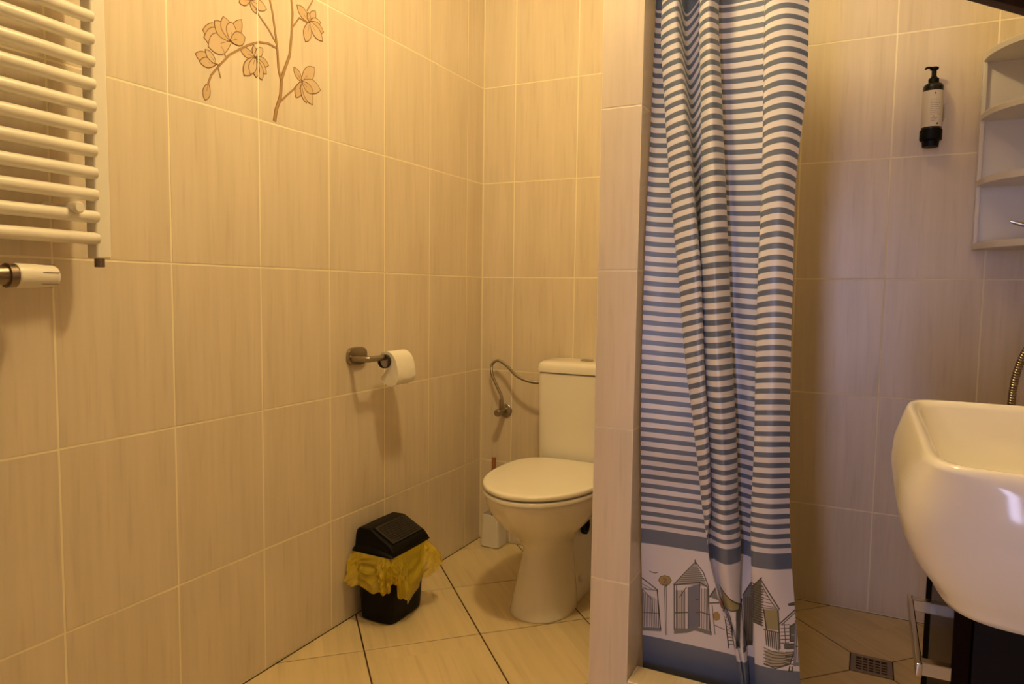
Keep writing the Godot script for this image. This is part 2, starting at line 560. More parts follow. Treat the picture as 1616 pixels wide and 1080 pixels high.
func build_motif(left: Dictionary, xs: Array, rows: Array) -> void:
	var fill := Color(0.63, 0.455, 0.27)
	var line := Color(0.27, 0.145, 0.06)
	var bark := Color(0.43, 0.265, 0.12)
	# each entry: name, polygons with colour and height
	var items := []
	var branches := [
		[5.5, 2.6, [1074, 1407, 1069, 1434, 1053, 1474, 1049, 1518, 1038, 1545, 1020, 1584, 1013, 1633, 1008, 1696, 1012, 1725, 1015, 1758]],
		[3.6, 2.2, [1051, 1514, 1059, 1540, 1062, 1587, 1070, 1636, 1077, 1672, 1085, 1698, 1090, 1741]],
		[2.4, 2.0, [1066, 1601, 1090, 1626, 1119, 1648, 1144, 1672]],
		[2.6, 2.2, [1066, 1589, 1091, 1592, 1122, 1586, 1153, 1570, 1183, 1550, 1212, 1529, 1241, 1497, 1264, 1469, 1273, 1448]],
		[2.4, 1.8, [1056, 1458, 1034, 1479, 1008, 1501, 990, 1521]],
		[1.6, 1.4, [1223, 1522, 1230, 1536, 1237, 1542]],
		[1.6, 1.4, [1241, 1497, 1255, 1499]],
		[1.5, 1.3, [1245, 1492, 1238, 1469]],
		[2.0, 1.6, [1008, 1659, 984, 1690, 952, 1687]],
		[1.8, 1.5, [933, 1753, 956, 1717]],
	]
	for br in branches:
		var pts := PackedVector2Array()
		var q: Array = br[2]
		for k in range(0, q.size(), 2):
			pts.append(Vector2(q[k], q[k + 1]) / 1000.0)
		var polys := []
		for k in pts.size() - 1:
			var w0 := lerpf(br[0], br[1], float(k) / (pts.size() - 1)) / 1000.0
			for p in Geometry2D.offset_polyline(PackedVector2Array([pts[k], pts[k + 1]]), w0, Geometry2D.JOIN_ROUND, Geometry2D.END_ROUND):
				polys.append([p, line, 0.0006])
			for p in Geometry2D.offset_polyline(PackedVector2Array([pts[k], pts[k + 1]]), w0 * 0.6, Geometry2D.JOIN_ROUND, Geometry2D.END_ROUND):
				polys.append([p, bark, 0.0009])
		items.append(["branch", polys])
	var blossoms := [
		[[1208, 1562], 0.30, [1285, 1562, 1282, 1547, 1271, 1530, 1253, 1592, 1228, 1610, 1204, 1606, 1166, 1584]],
		[[1208, 1562], 0.17, [1175, 1621]],
		[[1215, 1575], 0.36, [1244, 1556, 1238, 1584]],
		[[1251, 1498], 0.22, [1306, 1504, 1295, 1490, 1279, 1521]],
		[[1273, 1448], 0.22, [1282, 1409]],
		[[1135, 1545], 0.22, [1180, 1552, 1138, 1573, 1111, 1575, 1092, 1539, 1100, 1516, 1114, 1498, 1132, 1499, 1170, 1494, 1151, 1502]],
		[[977, 1529], 0.22, [1005, 1559, 930, 1579, 907, 1526, 999, 1484, 961, 1479, 938, 1480, 935, 1510]],
		[[947, 1691], 0.22, [992, 1720, 924, 1728, 905, 1705, 893, 1683, 962, 1636, 898, 1658, 952, 1715]],
		[[1148, 1676], 0.22, [1181, 1658, 1129, 1651, 1097, 1672, 1160, 1705, 1125, 1708]],
	]
	for b in blossoms:
		var base := Vector2(b[0][0], b[0][1]) / 1000.0
		var tips: Array = b[2]
		var polys := []
		for k in range(0, tips.size(), 2):
			var tip := Vector2(tips[k], tips[k + 1]) / 1000.0
			var h := 0.0005 + 0.00012 * (k / 2)
			var p := petal(base, tip, b[1])
			polys.append([p, fill.lightened(0.06 * ((k / 2) % 3)), h])
			var loop := p.duplicate()
			loop.append(p[0])
			for e in loop.size() - 1:
				for o in Geometry2D.offset_polyline(PackedVector2Array([loop[e], loop[e + 1]]), 0.0009, Geometry2D.JOIN_ROUND, Geometry2D.END_SQUARE):
					polys.append([o, line, h + 0.00006])
			for o in Geometry2D.offset_polyline(PackedVector2Array([base.lerp(tip, 0.12), base.lerp(tip, 0.45)]), 0.0006):
				polys.append([o, line, h + 0.00005])
		items.append(["blossom", polys])
	for key in left:
		var i: int = key.x
		var j: int = key.y
		var t: MeshInstance3D = left[key]
		var z1: float = ROOM_D - xs[i] - GAP / 2
		var z0: float = ROOM_D - xs[i + 1] + GAP / 2
		var y0: float = rows[j] + GAP / 2
		var y1: float = rows[j + 1] - GAP / 2
		if y0 < 1.35 or y0 > 1.5 or z0 > 1.4 or z1 < 0.85:
			continue
		var rect := PackedVector2Array([Vector2(z0, y0), Vector2(z1, y0), Vector2(z1, y1), Vector2(z0, y1)])
		for it in items:
			var m := MB.new()
			m.has_col = true
			for q in it[1]:
				for c in Geometry2D.intersect_polygons(q[0], rect):
					var local := PackedVector2Array()
					for w in c:
						local.append(Vector2(z1 - w.x, w.y - y0))
					m.col = q[1]
					m.prism(local, -0.0005, q[2])
			if m.P.size() > 0:
				put(it[0], m.mesh(20), M.print_, t)


# ------------------------------------------------------------------ toilet
func build_toilet() -> void:
	var xc := 0.482
	var t := thing("toilet", "white ceramic close-coupled toilet with closed lid between left wall and partition", "toilet", Vector3(xc, 0, 0))
	var b := MB.new()
	var lv := [[0.0, 0.096, 0.566, 2.2], [0.006, 0.098, 0.568, 2.2], [0.05, 0.091, 0.556, 2.2], [0.12, 0.079, 0.540, 2.2], [0.17, 0.071, 0.530, 2.1], [0.205, 0.071, 0.530, 2.0], [0.235, 0.085, 0.550, 2.0], [0.265, 0.113, 0.585, 2.0], [0.295, 0.139, 0.622, 2.0], [0.33, 0.160, 0.655, 2.0], [0.36, 0.170, 0.672, 2.0], [0.376, 0.173, 0.678, 2.0], [0.384, 0.170, 0.675, 2.0]]
	var rings := []
	for q in lv:
		var k := clampf((q[0] - 0.2) / 0.18, 0.0, 1.0)
		var zc: float = lerpf(q[2] - 0.13, 0.43, k)
		rings.append(ring(0, zc, q[1], q[2] - zc, zc - lerpf(0.33, 0.2, k), q[0], q[3], 2.6))
	b.loft(rings)
	put("bowl", b.mesh(50), M.ceramic, t)
	var w := MB.new()   # the trap behind the column, narrower and set back
	rings = []
	for q in [[0.0, 0.088, 0.44, 0.06], [0.01, 0.09, 0.44, 0.055], [0.05, 0.084, 0.43, 0.05], [0.09, 0.068, 0.42, 0.05], [0.2, 0.06, 0.42, 0.05], [0.27, 0.075, 0.42, 0.04], [0.33, 0.12, 0.42, 0.03], [0.375, 0.15, 0.42, 0.025]]:
		rings.append(ring(0, 0.24, q[1], q[2] - 0.24, 0.24 - q[3], q[0], 4.0, 5.0, 40))
	w.loft(rings)
	put("pedestal", w.mesh(50), M.ceramic, t)
	for s in [-1.0, 1.0]:
		var cap := MB.new()
		cap.lathe(Vector3.ZERO, [Vector2(0.0095, 0), Vector2(0.0095, 0.005), Vector2(0.007, 0.009), Vector2(0.002, 0.0105)], 16)
		cap.move(0, Transform3D(Basis(Vector3.BACK, -s * PI / 2 * 0.8), Vector3(s * 0.079, 0.063, 0.33)))
		put("bolt_cap", cap.mesh(), M.white_plastic, t)
	var out := MB.new()
	out.lathe(Vector3.ZERO, [Vector2(0.03, 0), Vector2(0.03, 0.012), Vector2(0.02, 0.013), Vector2(0.019, 0.004)], 24)
	out.move(0, Transform3D(Basis(Vector3.BACK, -PI / 2 * 0.95), Vector3(0.066, 0.225, 0.28)))
	put("side_opening", out.mesh(), M.dark_hole, t)
	# seat ring and lid: round front, straight back
	var seat := MB.new()
	rings = []
	for q in [[0.386, 0.174], [0.388, 0.180], [0.396, 0.181], [0.400, 0.177]]:
		rings.append(ring(0, 0.43, q[1], q[1] + 0.078, 0.215, q[0], 2.0, 3.6, 64))
	seat.loft(rings)
	put("seat", seat.mesh(60), M.seat, t)
	var lid := MB.new()
	rings = []
	for q in [[0.403, 0.175], [0.4045, 0.1795], [0.409, 0.1815], [0.4150, 0.1808], [0.4185, 0.178], [0.4205, 0.170], [0.4215, 0.13], [0.4220, 0.05]]:
		var f: float = q[1] / 0.1815
		rings.append(ring(0, 0.43, q[1], q[1] + 0.078 * f, 0.215 * f, q[0], 2.0, 3.4, 64))
	lid.loft(rings)
	put("lid", lid.mesh(60), M.seat, t)
	for s in [-1.0, 1.0]:
		var hg := MB.new()
		hg.rbox(Vector3(s * 0.075, 0.398, 0.222), Vector3(0.03, 0.026, 0.03), 0.006)
		put("hinge", hg.mesh(), M.seat, t)
	# cistern
	var c := MB.new()
	rings = []
	for q in [[0.376, 0.145, 0.088], [0.383, 0.149, 0.092], [0.52, 0.152, 0.094], [0.70, 0.155, 0.096], [0.706, 0.152, 0.093]]:
		rings.append(ring(0, 0.103, q[1], q[2], q[2], q[0], 7.0, 7.0, 64))
	c.loft(rings)
	put("cistern", c.mesh(50), M.ceramic, t)
	var cl := MB.new()
	rings = []
	for q in [[0.709, 0.154, 0.095], [0.710, 0.160, 0.099], [0.722, 0.161, 0.100], [0.734, 0.159, 0.098], [0.742, 0.153, 0.092], [0.746, 0.143, 0.083], [0.748, 0.10, 0.06]]:
		rings.append(ring(0, 0.103, q[1], q[2], q[2], q[0], 6.0, 6.0, 64))
	cl.loft(rings)
	put("cistern_lid", cl.mesh(50), M.ceramic, t)
	var bt := MB.new()
	bt.lathe(Vector3(0, 0.7475, 0.103), [Vector2(0.024, 0), Vector2(0.024, 0.003), Vector2(0.022, 0.0045), Vector2(0.019, 0.0048), Vector2(0.018, 0.0035), Vector2(0.001, 0.0035)], 32)
	put("flush_button", bt.mesh(), M.chrome, t)


func hose(path: PackedVector3Array, r: float, pitch: float, n := 12) -> MB:
	var b := MB.new()
	var total := 0.0
	for i in path.size() - 1:
		total += path[i].distance_to(path[i + 1])
	var cv := Curve3D.new()
	for q in path:
		cv.add_point(q)
	var steps := int(total / pitch * 3)
	var pts := PackedVector3Array()
	var radii := []
	for i in steps + 1:
		pts.append(cv.sample_baked(total * i / steps))
		radii.append(r * (1.0 if i % 3 != 0 else 0.83))
	b.tube(pts, r, n, radii)
	return b


func build_valve() -> void:
	var t := thing("angle_valve", "small bronzed angle valve on its round rosette left of the cistern", "valve", Vector3(0.111, 0.524, 0))
	var b := MB.new()
	b.lathe(Vector3.ZERO, [Vector2(0.027, 0.0003), Vector2(0.027, 0.003), Vector2(0.024, 0.006), Vector2(0.014, 0.009), Vector2(0.012, 0.011)], 28)
	b.move(0, Transform3D(Basis(Vector3.RIGHT, PI / 2), Vector3.ZERO))
	put("rosette", b.mesh(), M.brushed, t)
	var v := MB.new()
	v.tube(PackedVector3Array([Vector3(0, 0, 0.009), Vector3(0, 0, 0.052)]), 0.0105, 16)
	v.tube(PackedVector3Array([Vector3(0, 0, 0.036), Vector3(0, 0.028, 0.036)]), 0.0085, 16)
	put("body", v.mesh(), M.brushed, t)
	var k := MB.new()
	k.lathe(Vector3.ZERO, [Vector2(0.011, 0), Vector2(0.0145, 0.003), Vector2(0.0145, 0.018), Vector2(0.012, 0.021), Vector2(0.003, 0.0215)], 10)
	k.move(0, Transform3D(Basis(Vector3.RIGHT, PI / 2), Vector3(0, 0, 0.053)))
	put("knob", k.mesh(30), M.brushed, t)
	var h := thing("supply_hose", "braided metal hose looping from angle valve to the cistern", "hose", Vector3(0.111, 0.56, 0.036))
	var path := spline([Vector3(0.111, 0.562, 0.036), Vector3(0.110, 0.585, 0.036), Vector3(0.090, 0.622, 0.036), Vector3(0.069, 0.665, 0.036), Vector3(0.067, 0.703, 0.037), Vector3(0.096, 0.722, 0.040), Vector3(0.14, 0.704, 0.050), Vector3(0.19, 0.671, 0.066), Vector3(0.25, 0.656, 0.08), Vector3(0.303, 0.656, 0.088)], 10)
	for i in path.size():
		path[i] -= h.position
	put("braid", hose(path, 0.0058, 0.004).mesh(50), M.brushed, h)
	for q in [[Vector3(0.111, 0.548, 0.036), Vector3(0.111, 0.572, 0.036)], [Vector3(0.296, 0.656, 0.0875), Vector3(0.3262, 0.656, 0.0895)]]:
		var n := MB.new()
		n.tube(PackedVector3Array([q[0] - h.position, q[1] - h.position]), 0.0085, 6)
		put("nut", n.mesh(20), M.brushed, h)


func build_paper() -> void:
	var t := thing("toilet_paper_holder", "satin metal paper holder with an oval plate on the left wall", "paper holder", Vector3(0, 0.79, 0.762))
	var pl := MB.new()
	var rings := []
	for q in [[0.0004, 1.0], [0.006, 1.0], [0.009, 0.96], [0.0105, 0.85]]:
		var r := PackedVector3Array()
		for w in ring(0, 0, 0.027 * q[1], 0.044 * q[1], 0.044 * q[1], 0, 3.2, 3.2, 40):
			r.append(Vector3(q[0], -w.x, w.z))
		rings.append(r)
	pl.loft(rings)
	put("plate", pl.mesh(40), M.brushed, t)
	var arm := MB.new()
	arm.tube(spline([Vector3(0.009, -0.004, 0.028), Vector3(0.03, -0.004, 0.032), Vector3(0.058, -0.004, 0.036), Vector3(0.069, -0.004, 0.032), Vector3(0.073, -0.004, 0.018), Vector3(0.073, -0.004, -0.14)], 6), 0.0085, 16)
	put("arm", arm.mesh(50), M.brushed, t)
	# a nearly finished roll hangs on the arm
	var c := Vector3(0.073, 0.7748, 0.726)
	var p := thing("toilet_paper_roll", "nearly used up white toilet paper roll with its loose end hanging", "toilet paper", c)
	var core := MB.new()
	rings = []
	for q in [[0.0, 0.0205], [-0.1, 0.0205], [-0.1, 0.0195], [0.0, 0.0195], [0.0, 0.0205]]:
		var r := PackedVector3Array()
		for i in 32:
			var a := TAU * i / 32
			r.append(Vector3(cos(a) * q[1], sin(a) * q[1], q[0]))
		rings.append(r)
	core.loft(rings, false, false)
	put("core", core.mesh(40), M.card, p)
	var sh := MB.new()
	var prof := []
	for i in 27:   # wound layers
		var a := -PI / 2 - TAU * i / 26.0
		prof.append(Vector2(cos(a), sin(a)) * (0.0215 + 0.002 * i / 26.0))
	var loose := [Vector2(-0.02, 0.019), Vector2(-0.006, 0.0275), Vector2(0.014, 0.026), Vector2(0.031, 0.012), Vector2(0.041, -0.012), Vector2(0.045, -0.036), Vector2(0.043, -0.058), Vector2(0.029, -0.071), Vector2(0.009, -0.073), Vector2(-0.010, -0.063), Vector2(-0.018, -0.050)]
	for i in loose.size() - 1:
		for k in 5:
			prof.append(loose[i].cubic_interpolate(loose[i + 1], loose[maxi(i - 1, 0)], loose[mini(i + 2, loose.size() - 1)], k / 5.0))
	prof.append(loose[loose.size() - 1])
	rings = []
	var nz := FastNoiseLite.new(); nz.seed = 4; nz.frequency = 0.35
	for k in 13:
		var r := PackedVector3Array()
		for s in [1.0, -1.0]:
			for i in prof.size():
				var ii: int = i if s > 0 else prof.size() - 1 - i
				var d: Vector2 = prof[mini(ii + 1, prof.size() - 1)] - prof[maxi(ii - 1, 0)]
				var rag := clampf(float(ii - 40) / 30.0, 0.0, 1.0)
				var q: Vector2 = prof[ii] + d.orthogonal().normalized() * (0.0006 * s + nz.get_noise_2d(k * 1.3, ii * 0.5) * 0.004 * rag)
				r.append(Vector3(q.x, q.y, -0.012 - 0.090 * k / 12.0 + nz.get_noise_2d(ii * 0.4, 50) * 0.002 * rag))
		rings.append(r)
	sh.loft(rings, true, true)
	put("sheet", sh.mesh(50), M.paper, p)


func build_brush() -> void:
	var t := thing("toilet_brush_holder", "square white toilet brush holder standing in the back left corner", "brush holder", Vector3(0.09, 0, 0.046))
	var b := MB.new()
	var rings := []
	for q in [[0.001, 0.037], [0.004, 0.041], [0.10, 0.038], [0.126, 0.037], [0.128, 0.0355], [0.126, 0.034], [0.02, 0.034]]:
		rings.append(ring(0, 0, q[1], q[1], q[1], q[0], 7.0, 7.0, 48))
	b.loft(rings)
	put("cup", b.mesh(40), M.white_plastic, t)
	var h := thing("toilet_brush", "slim brown handle of the toilet brush behind the lid", "brush", Vector3(0.088, 0.02, 0.05))
	var s := MB.new()
	s.rbox(Vector3(0, 0.198, 0), Vector3(0.0145, 0.256, 0.0145), 0.003)
	put("handle", s.mesh(), M.bronze, h)
	var br := MB.new()
	br.lathe(Vector3.ZERO, [Vector2(0.012, 0.003), Vector2(0.026, 0.012), Vector2(0.027, 0.055), Vector2(0.014, 0.075)], 20)
	put("bristles", br.mesh(), M.white_plastic, h)


func build_bin() -> void:
	var c := Vector3(0.086, 0, 0.701)
	var t := thing("waste_bin", "small black plastic swing-lid waste bin on the floor by the left wall", "bin", c)
	var b := MB.new()
	var rings := []
	for q in [[0.002, 0.056, 0.078], [0.006, 0.060, 0.083], [0.02, 0.0615, 0.0845], [0.205, 0.070, 0.096], [0.21, 0.068, 0.094]]:
		rings.append(ring(0, 0, q[1], q[2], q[2], q[0], 6.0, 6.0, 56))
	b.loft(rings)
	put("body", b.mesh(40), M.black, t)
	# hood: cross-section across x, drawn out along z with sloping ends
	var hood := MB.new()
	var prof := [Vector2(-0.073, 0.213), Vector2(-0.074, 0.222), Vector2(-0.067, 0.230), Vector2(-0.0645, 0.270), Vector2(-0.0615, 0.278), Vector2(-0.053, 0.2825), Vector2(-0.018, 0.2835), Vector2(-0.010, 0.281), Vector2(0.062, 0.2435), Vector2(0.0675, 0.236), Vector2(0.0745, 0.229), Vector2(0.0755, 0.224), Vector2(0.0745, 0.213)]
	rings = []
	for q in [[-0.1000, 0.10, 0.14], [-0.1005, 0.15, 0.11], [-0.098, 0.21, 0.04], [-0.093, 0.30, 0.02], [-0.0895, 0.86, 0.04], [-0.086, 0.965, 0.02], [-0.078, 1.0, 0.0], [0.0, 1.02, 0.0], [0.078, 1.0, 0.0], [0.086, 0.965, 0.02], [0.0895, 0.86, 0.04], [0.093, 0.30, 0.02], [0.098, 0.21, 0.04], [0.1005, 0.15, 0.11], [0.1000, 0.10, 0.14]]:
		var r := PackedVector3Array()
		for w in prof:
			r.append(Vector3(w.x * (1.0 - q[2] * 0.5), 0.213 + (w.y - 0.213) * q[1], q[0]))
		r.append(Vector3(0.0, 0.213, q[0]))
		rings.append(r)
	hood.loft(rings)
	put("hood", hood.mesh(38), M.black, t)
	# the swinging flap with its dimpled grip
	var fl := MB.new()
	fl.rbox(Vector3.ZERO, Vector3(0.079, 0.004, 0.150), 0.0018, 2)
	for i in 9:
		for j in 15:
			if (i == 0 or i == 8) and (j == 0 or j == 14):
				continue
			fl.rbox(Vector3(-0.031 + i * 0.00775, 0.002, -0.063 + j * 0.009), Vector3(0.0055, 0.0036, 0.006), 0.0012, 1)
	var dir := Vector3(0.072, -0.0375, 0).normalized()
	var nrm := Vector3(0.0375, 0.072, 0).normalized()
	fl.move(0, Transform3D(Basis(dir, nrm, Vector3.BACK), Vector3(0.026, 0.2640, 0) + nrm * 0.0012))
	put("flap", fl.mesh(30), M.black_gloss, t)
	# yellow bag turned out over the rim
	var bag := thing("bin_liner", "crumpled yellow bin bag turned out over the black bin's rim", "bin bag", c + Vector3(0, 0.205, 0))
	var nz := FastNoiseLite.new(); nz.seed = 9; nz.frequency = 1.0; nz.fractal_octaves = 3
	var n := 240
	rings = []
	var tail := Curve.new()
	for q in [[0.0, 0.136], [0.2, 0.112], [0.42, 0.078], [0.66, 0.056], [0.82, 0.085], [1.0, 0.112]]:
		tail.add_point(Vector2(q[0], q[1]))
	# hem height and spread by direction (angle from +x towards +z)
	for k in 19:
		var v := k / 18.0
		var r := PackedVector3Array()
		for i in n:
			var a := TAU * i / n
			var dirx := cos(a)
			var dirz := sin(a)
			var e := 6.0
			var bx := signf(dirx) * pow(absf(dirx), 2.0 / e) * 0.070
			var bz := signf(dirz) * pow(absf(dirz), 2.0 / e) * 0.096
			var far := exp(-pow(wrapf(a + 0.75, -PI, PI) / 0.40, 2.0))             # flares out on the far side
			var near := exp(-pow(wrapf(a - 2.15, -PI, PI) / 0.4, 2.0))             # and at the wall, near side
			var hem := 0.138
			if bx > 0.066:                                                          # room side: one long tail
				hem = tail.sample_baked((bz + 0.096) / 0.192)
			elif bz > 0.09:
				hem = 0.118 + 0.016 * clampf(-bx / 0.07, 0.0, 1.0) - 0.008 * absf(sin(bx * 50.0))
			var corner := clampf((0.11 - hem) / 0.05, 0.0, 1.0)
			var ln := 0.213 - hem + nz.get_noise_2d(cos(a) * 3.0, sin(a) * 3.0) * 0.008
			var flare := 0.006 + 0.016 * sin(v * PI * 0.6) + 0.034 * far * v + 0.016 * near * v - 0.006 * corner * v
			flare += 0.011 * v * nz.get_noise_3d(cos(a) * 5.0, sin(a) * 5.0, v * 1.2) * 2.0
			flare += 0.0075 * sqrt(sin(v * PI)) * (absf(nz.get_noise_3d(bx * 70.0, bz * 70.0, v * 3.5 + 7.0)) * 2.6 - 0.3)
			flare = maxf(flare, 0.0025 + 0.001 * v)
			var dn := Vector2(dirx * 0.096, dirz * 0.07).normalized()
			var x := maxf(bx + dn.x * flare, -0.083)
			r.append(Vector3(x, 0.008 - ln * v * (1.0 + 0.05 * nz.get_noise_2d(bz * 120.0 + bx * 40.0, 9.0)) + 0.005 * sin(v * PI) * nz.get_noise_2d(a * 6.0, 30.0), bz + dn.y * flare))
		rings.append(r)
	var bm := MB.new()
	bm.loft(rings, false, false)
	put("film", bm.mesh(70), M.bag, bag)


# ------------------------------------------------------------------ towel rail
func build_radiator() -> void:
	var t := thing("towel_radiator", "white towel radiator with round horizontal bars at the left edge", "radiator", Vector3(0, 1.03, 1.8))
	var z1 := 1.58 - 1.8
	var z2 := 2.03 - 1.8
	for z in [z1, z2]:
		var b := MB.new()
		b.rbox(Vector3(0.0655, 0.62, z), Vector3(0.031, 1.22, 0.029), 0.004)
		put("post", b.mesh(40), M.enamel, t)
		var pg := MB.new()
		pg.lathe(Vector3(0.0655, -0.001, z), [Vector2(0.008, -0.005), Vector2(0.009, -0.004), Vector2(0.009, 0.012)], 16)
		put("end_plug", pg.mesh(), M.steel, t)
	for k in 28:
		var y := 0.046 + k * 0.0398 + (0.10 if k > 13 else 0.0)
		if y > 1.2:
			break
		var b := MB.new()
		var path := PackedVector3Array()
		for i in 17:
			var s := i / 16.0
			path.append(Vector3(0.074 + 0.012 * sin(PI * s), y, lerpf(z1 + 0.01, z2 - 0.01, s)))
		b.tube(path, 0.0115, 16)
		put("bar", b.mesh(50), M.enamel, t)
	for zz in [1.636 - 1.8, 1.975 - 1.8]:
		for yy in [0.098, 1.1]:
			var b := MB.new()
			var path := PackedVector3Array([Vector3(0.0004, yy, zz), Vector3(0.006, yy, zz), Vector3(0.0061, yy, zz), Vector3(0.07, yy, zz), Vector3(0.0701, yy, zz), Vector3(0.098, yy, zz), Vector3(0.102, yy, zz)])
			b.tube(path, 0.01, 18, [0.014, 0.014, 0.0075, 0.0075, 0.0105, 0.0105, 0.008])
			put("wall_bracket", b.mesh(35), M.enamel, t)
	# thermostatic valve under the near post
	var v := thing("radiator_valve", "white thermostatic valve head with grey collar below the towel radiator", "valve", Vector3(0.08, 1.005, 1.8))
	var h := MB.new()
	var prof := [[0.0705, 0.001], [0.070, 0.012], [0.0675, 0.0165], [0.062, 0.0192], [0.04, 0.0202], [0.02, 0.0206], [0.004, 0.0212], [0.001, 0.020], [0.0005, 0.012]]
	var pts := PackedVector3Array(); var rad := []
	for q in prof:
		pts.append(Vector3(0, 0, -q[0] - 0.062)); rad.append(q[1])
	h.tube(pts, 0.02, 36, rad)
	put("head", h.mesh(40), M.enamel, v)
	for k in 6:
		var a := TAU * (k + 0.3) / 6
		var sl := MB.new()
		sl.rbox(Vector3(0, 0, -0.113), Vector3(0.0012, 0.0012, 0.028), 0.0003, 1)
		sl.move(0, Transform3D(Basis.IDENTITY, Vector3(cos(a), sin(a), 0) * 0.0203))
		put("groove", sl.mesh(), M.steel, v)
	var c := MB.new()
	c.tube(PackedVector3Array([Vector3(0, 0, -0.0625), Vector3(0, 0, -0.05), Vector3(0, 0, -0.0498), Vector3(0, 0, -0.03), Vector3(0, 0, -0.0298), Vector3(0, 0, 0.03)]), 0.018, 24, [0.0195, 0.0205, 0.0165, 0.0165, 0.013, 0.013])
	put("collar", c.mesh(35), M.steel, v)
	var pp := MB.new()
	pp.tube(spline([Vector3(0, 0, 0.028), Vector3(0, 0, 0.05), Vector3(-0.01, 0.01, 0.06), Vector3(-0.015, 0.03, 0.06)], 5), 0.012, 16)
	pp.tube(PackedVector3Array([Vector3(0, 0, 0.045), Vector3(-0.0795, -0.01, 0.045)]), 0.0095, 16)
	put("pipe", pp.mesh(50), M.steel, v)


# ------------------------------------------------------------------ curtain
func curtain_texture() -> ImageTexture:
	var W := 1024
	var H := 2048
	var y_top := 2.04
	var y_bot := 0.02
	var x0 := 0.895
	var x1 := 1.240
	var white := Color(0.87, 0.85, 0.86)
	var blue := Color(0.36, 0.41, 0.505)
	var im := Image.create_empty(W, H, false, Image.FORMAT_RGB8)
	im.fill(white)
	var row := func(y: float) -> int: return clampi(roundi((y_top - y) / (y_top - y_bot) * H), 0, H)
	var band := func(ya: float, yb: float) -> void: im.fill_rect(Rect2i(0, row.call(yb), W, row.call(ya) - row.call(yb)), blue)
	band.call(0.394, 0.430)
	band.call(0.0, 0.152)
	band.call(1.629, 1.72)
	var y := 0.430 + 0.0118
	while y < 1.612:
		band.call(y, y + 0.0107)
		y += 0.0225
	# drawing: crop coordinates of the printed scene -> metres on the cloth
	var D := func(a: float, b: float) -> Vector2:
		var u := 960.0 + a / 4.5
		var v := 840.0 + b / 4.5
		return Vector2(0.9645 + (u - 1060.0) * 0.0016, 0.327 - (v - 900.0) * 0.00152 + (u - 1060.0) * 0.00029)
	var ink := Color(0.16, 0.16, 0.17)
	var soft := Color(0.36, 0.35, 0.35)
	var slate := Color(0.42, 0.44, 0.52)
	var grey := Color(0.47, 0.47, 0.47)
	var gold := Color(0.66, 0.54, 0.30)
	var olive := Color(0.60, 0.57, 0.40)
	var to := func(p: Vector2) -> Vector2: return Vector2((p.x - x0) / (x1 - x0) * W, (y_top - p.y) / (y_top - y_bot) * H)
	var seg := func(a: Vector2, b: Vector2, w: float, c: Color) -> void:
		var ta: Vector2 = to.call(a)
		var tb: Vector2 = to.call(b)
		var px := (x1 - x0) / W
		var py := (y_top - y_bot) / H
		var mx := int(w / px) + 2
		var my := int(w / py) + 2
		for yy in range(maxi(0, int(minf(ta.y, tb.y)) - my), mini(H, int(maxf(ta.y, tb.y)) + my)):
			for xx in range(maxi(0, int(minf(ta.x, tb.x)) - mx), mini(W, int(maxf(ta.x, tb.x)) + mx)):
				var p := Vector2(x0 + (xx + 0.5) * px, y_top - (yy + 0.5) * py)
				var d := p.distance_to(Geometry2D.get_closest_point_to_segment(p, a, b))
				var k := clampf((w - d) / 0.0008 + 0.5, 0.0, 1.0)
				if k > 0.0:
					im.set_pixel(xx, yy, im.get_pixel(xx, yy).lerp(c, k))
	var pen := func(pts: Array, w: float, c: Color) -> void:
		for i in range(0, pts.size() - 3, 2):
			seg.call(D.call(pts[i], pts[i + 1]), D.call(pts[i + 2], pts[i + 3]), w, c)
	var fill := func(pts: Array, c: Color) -> void:
		var poly := PackedVector2Array()
		for i in range(0, pts.size(), 2):
			poly.append(to.call(D.call(pts[i], pts[i + 1])))
		var r := Rect2(poly[0], Vector2.ZERO)
		for q in poly:
			r = r.expand(q)
		for yy in range(maxi(0, int(r.position.y)), mini(H, int(r.end.y) + 1)):
			for xx in range(maxi(0, int(r.position.x)), mini(W, int(r.end.x) + 1)):
				if Geometry2D.is_point_in_polygon(Vector2(xx + 0.5, yy + 0.5), poly):
					im.set_pixel(xx, yy, c)
	var lines := 0.0008
	var bold := 0.0013
	# hut at the partition
	fill.call([205, 690, 385, 690, 385, 720, 205, 715], grey)
	fill.call([205, 395, 262, 395, 262, 690, 205, 690], slate)
	pen.call([215, 270, 300, 345, 362, 400], bold, ink)
	pen.call([215, 385, 362, 405], lines, ink)
	pen.call([222, 330, 320, 392], lines, soft)
	pen.call([222, 355, 290, 392], lines, soft)
	pen.call([360, 405, 380, 700], bold, ink)
	pen.call([262, 400, 325, 475, 325, 570], lines, ink)
	pen.call([262, 575, 372, 582], lines, ink)
	for k in 9:
		pen.call([266 + k * 12, 420 + k * 7, 268 + k * 12.5, 685], lines, soft if k % 2 else ink)
	# lamp post and birds
	fill.call([370, 325, 382, 298, 412, 288, 442, 298, 455, 325, 442, 352, 412, 362, 382, 352], gold)
	pen.call([370, 325, 382, 298, 412, 288, 442, 298, 455, 325, 442, 352, 412, 362, 382, 352, 370, 325], lines, soft)
	pen.call([400, 310, 425, 320, 405, 340, 430, 345], lines, soft)
	pen.call([396, 362, 430, 362, 412, 372], lines, ink)
	pen.call([408, 372, 416, 745], lines, soft)
	pen.call([420, 372, 424, 745], lines, soft)
	pen.call([310, 255, 330, 266, 345, 270, 364, 265], lines, ink)
	pen.call([232, 118, 250, 132], lines, ink)
	pen.call([728, 320, 738, 322, 745, 300], lines, ink)
	# middle hut
	fill.call([610, 190, 475, 355, 690, 365], Color(0.66, 0.645, 0.63))
	fill.call([568, 372, 640, 345, 640, 670, 568, 685], slate)
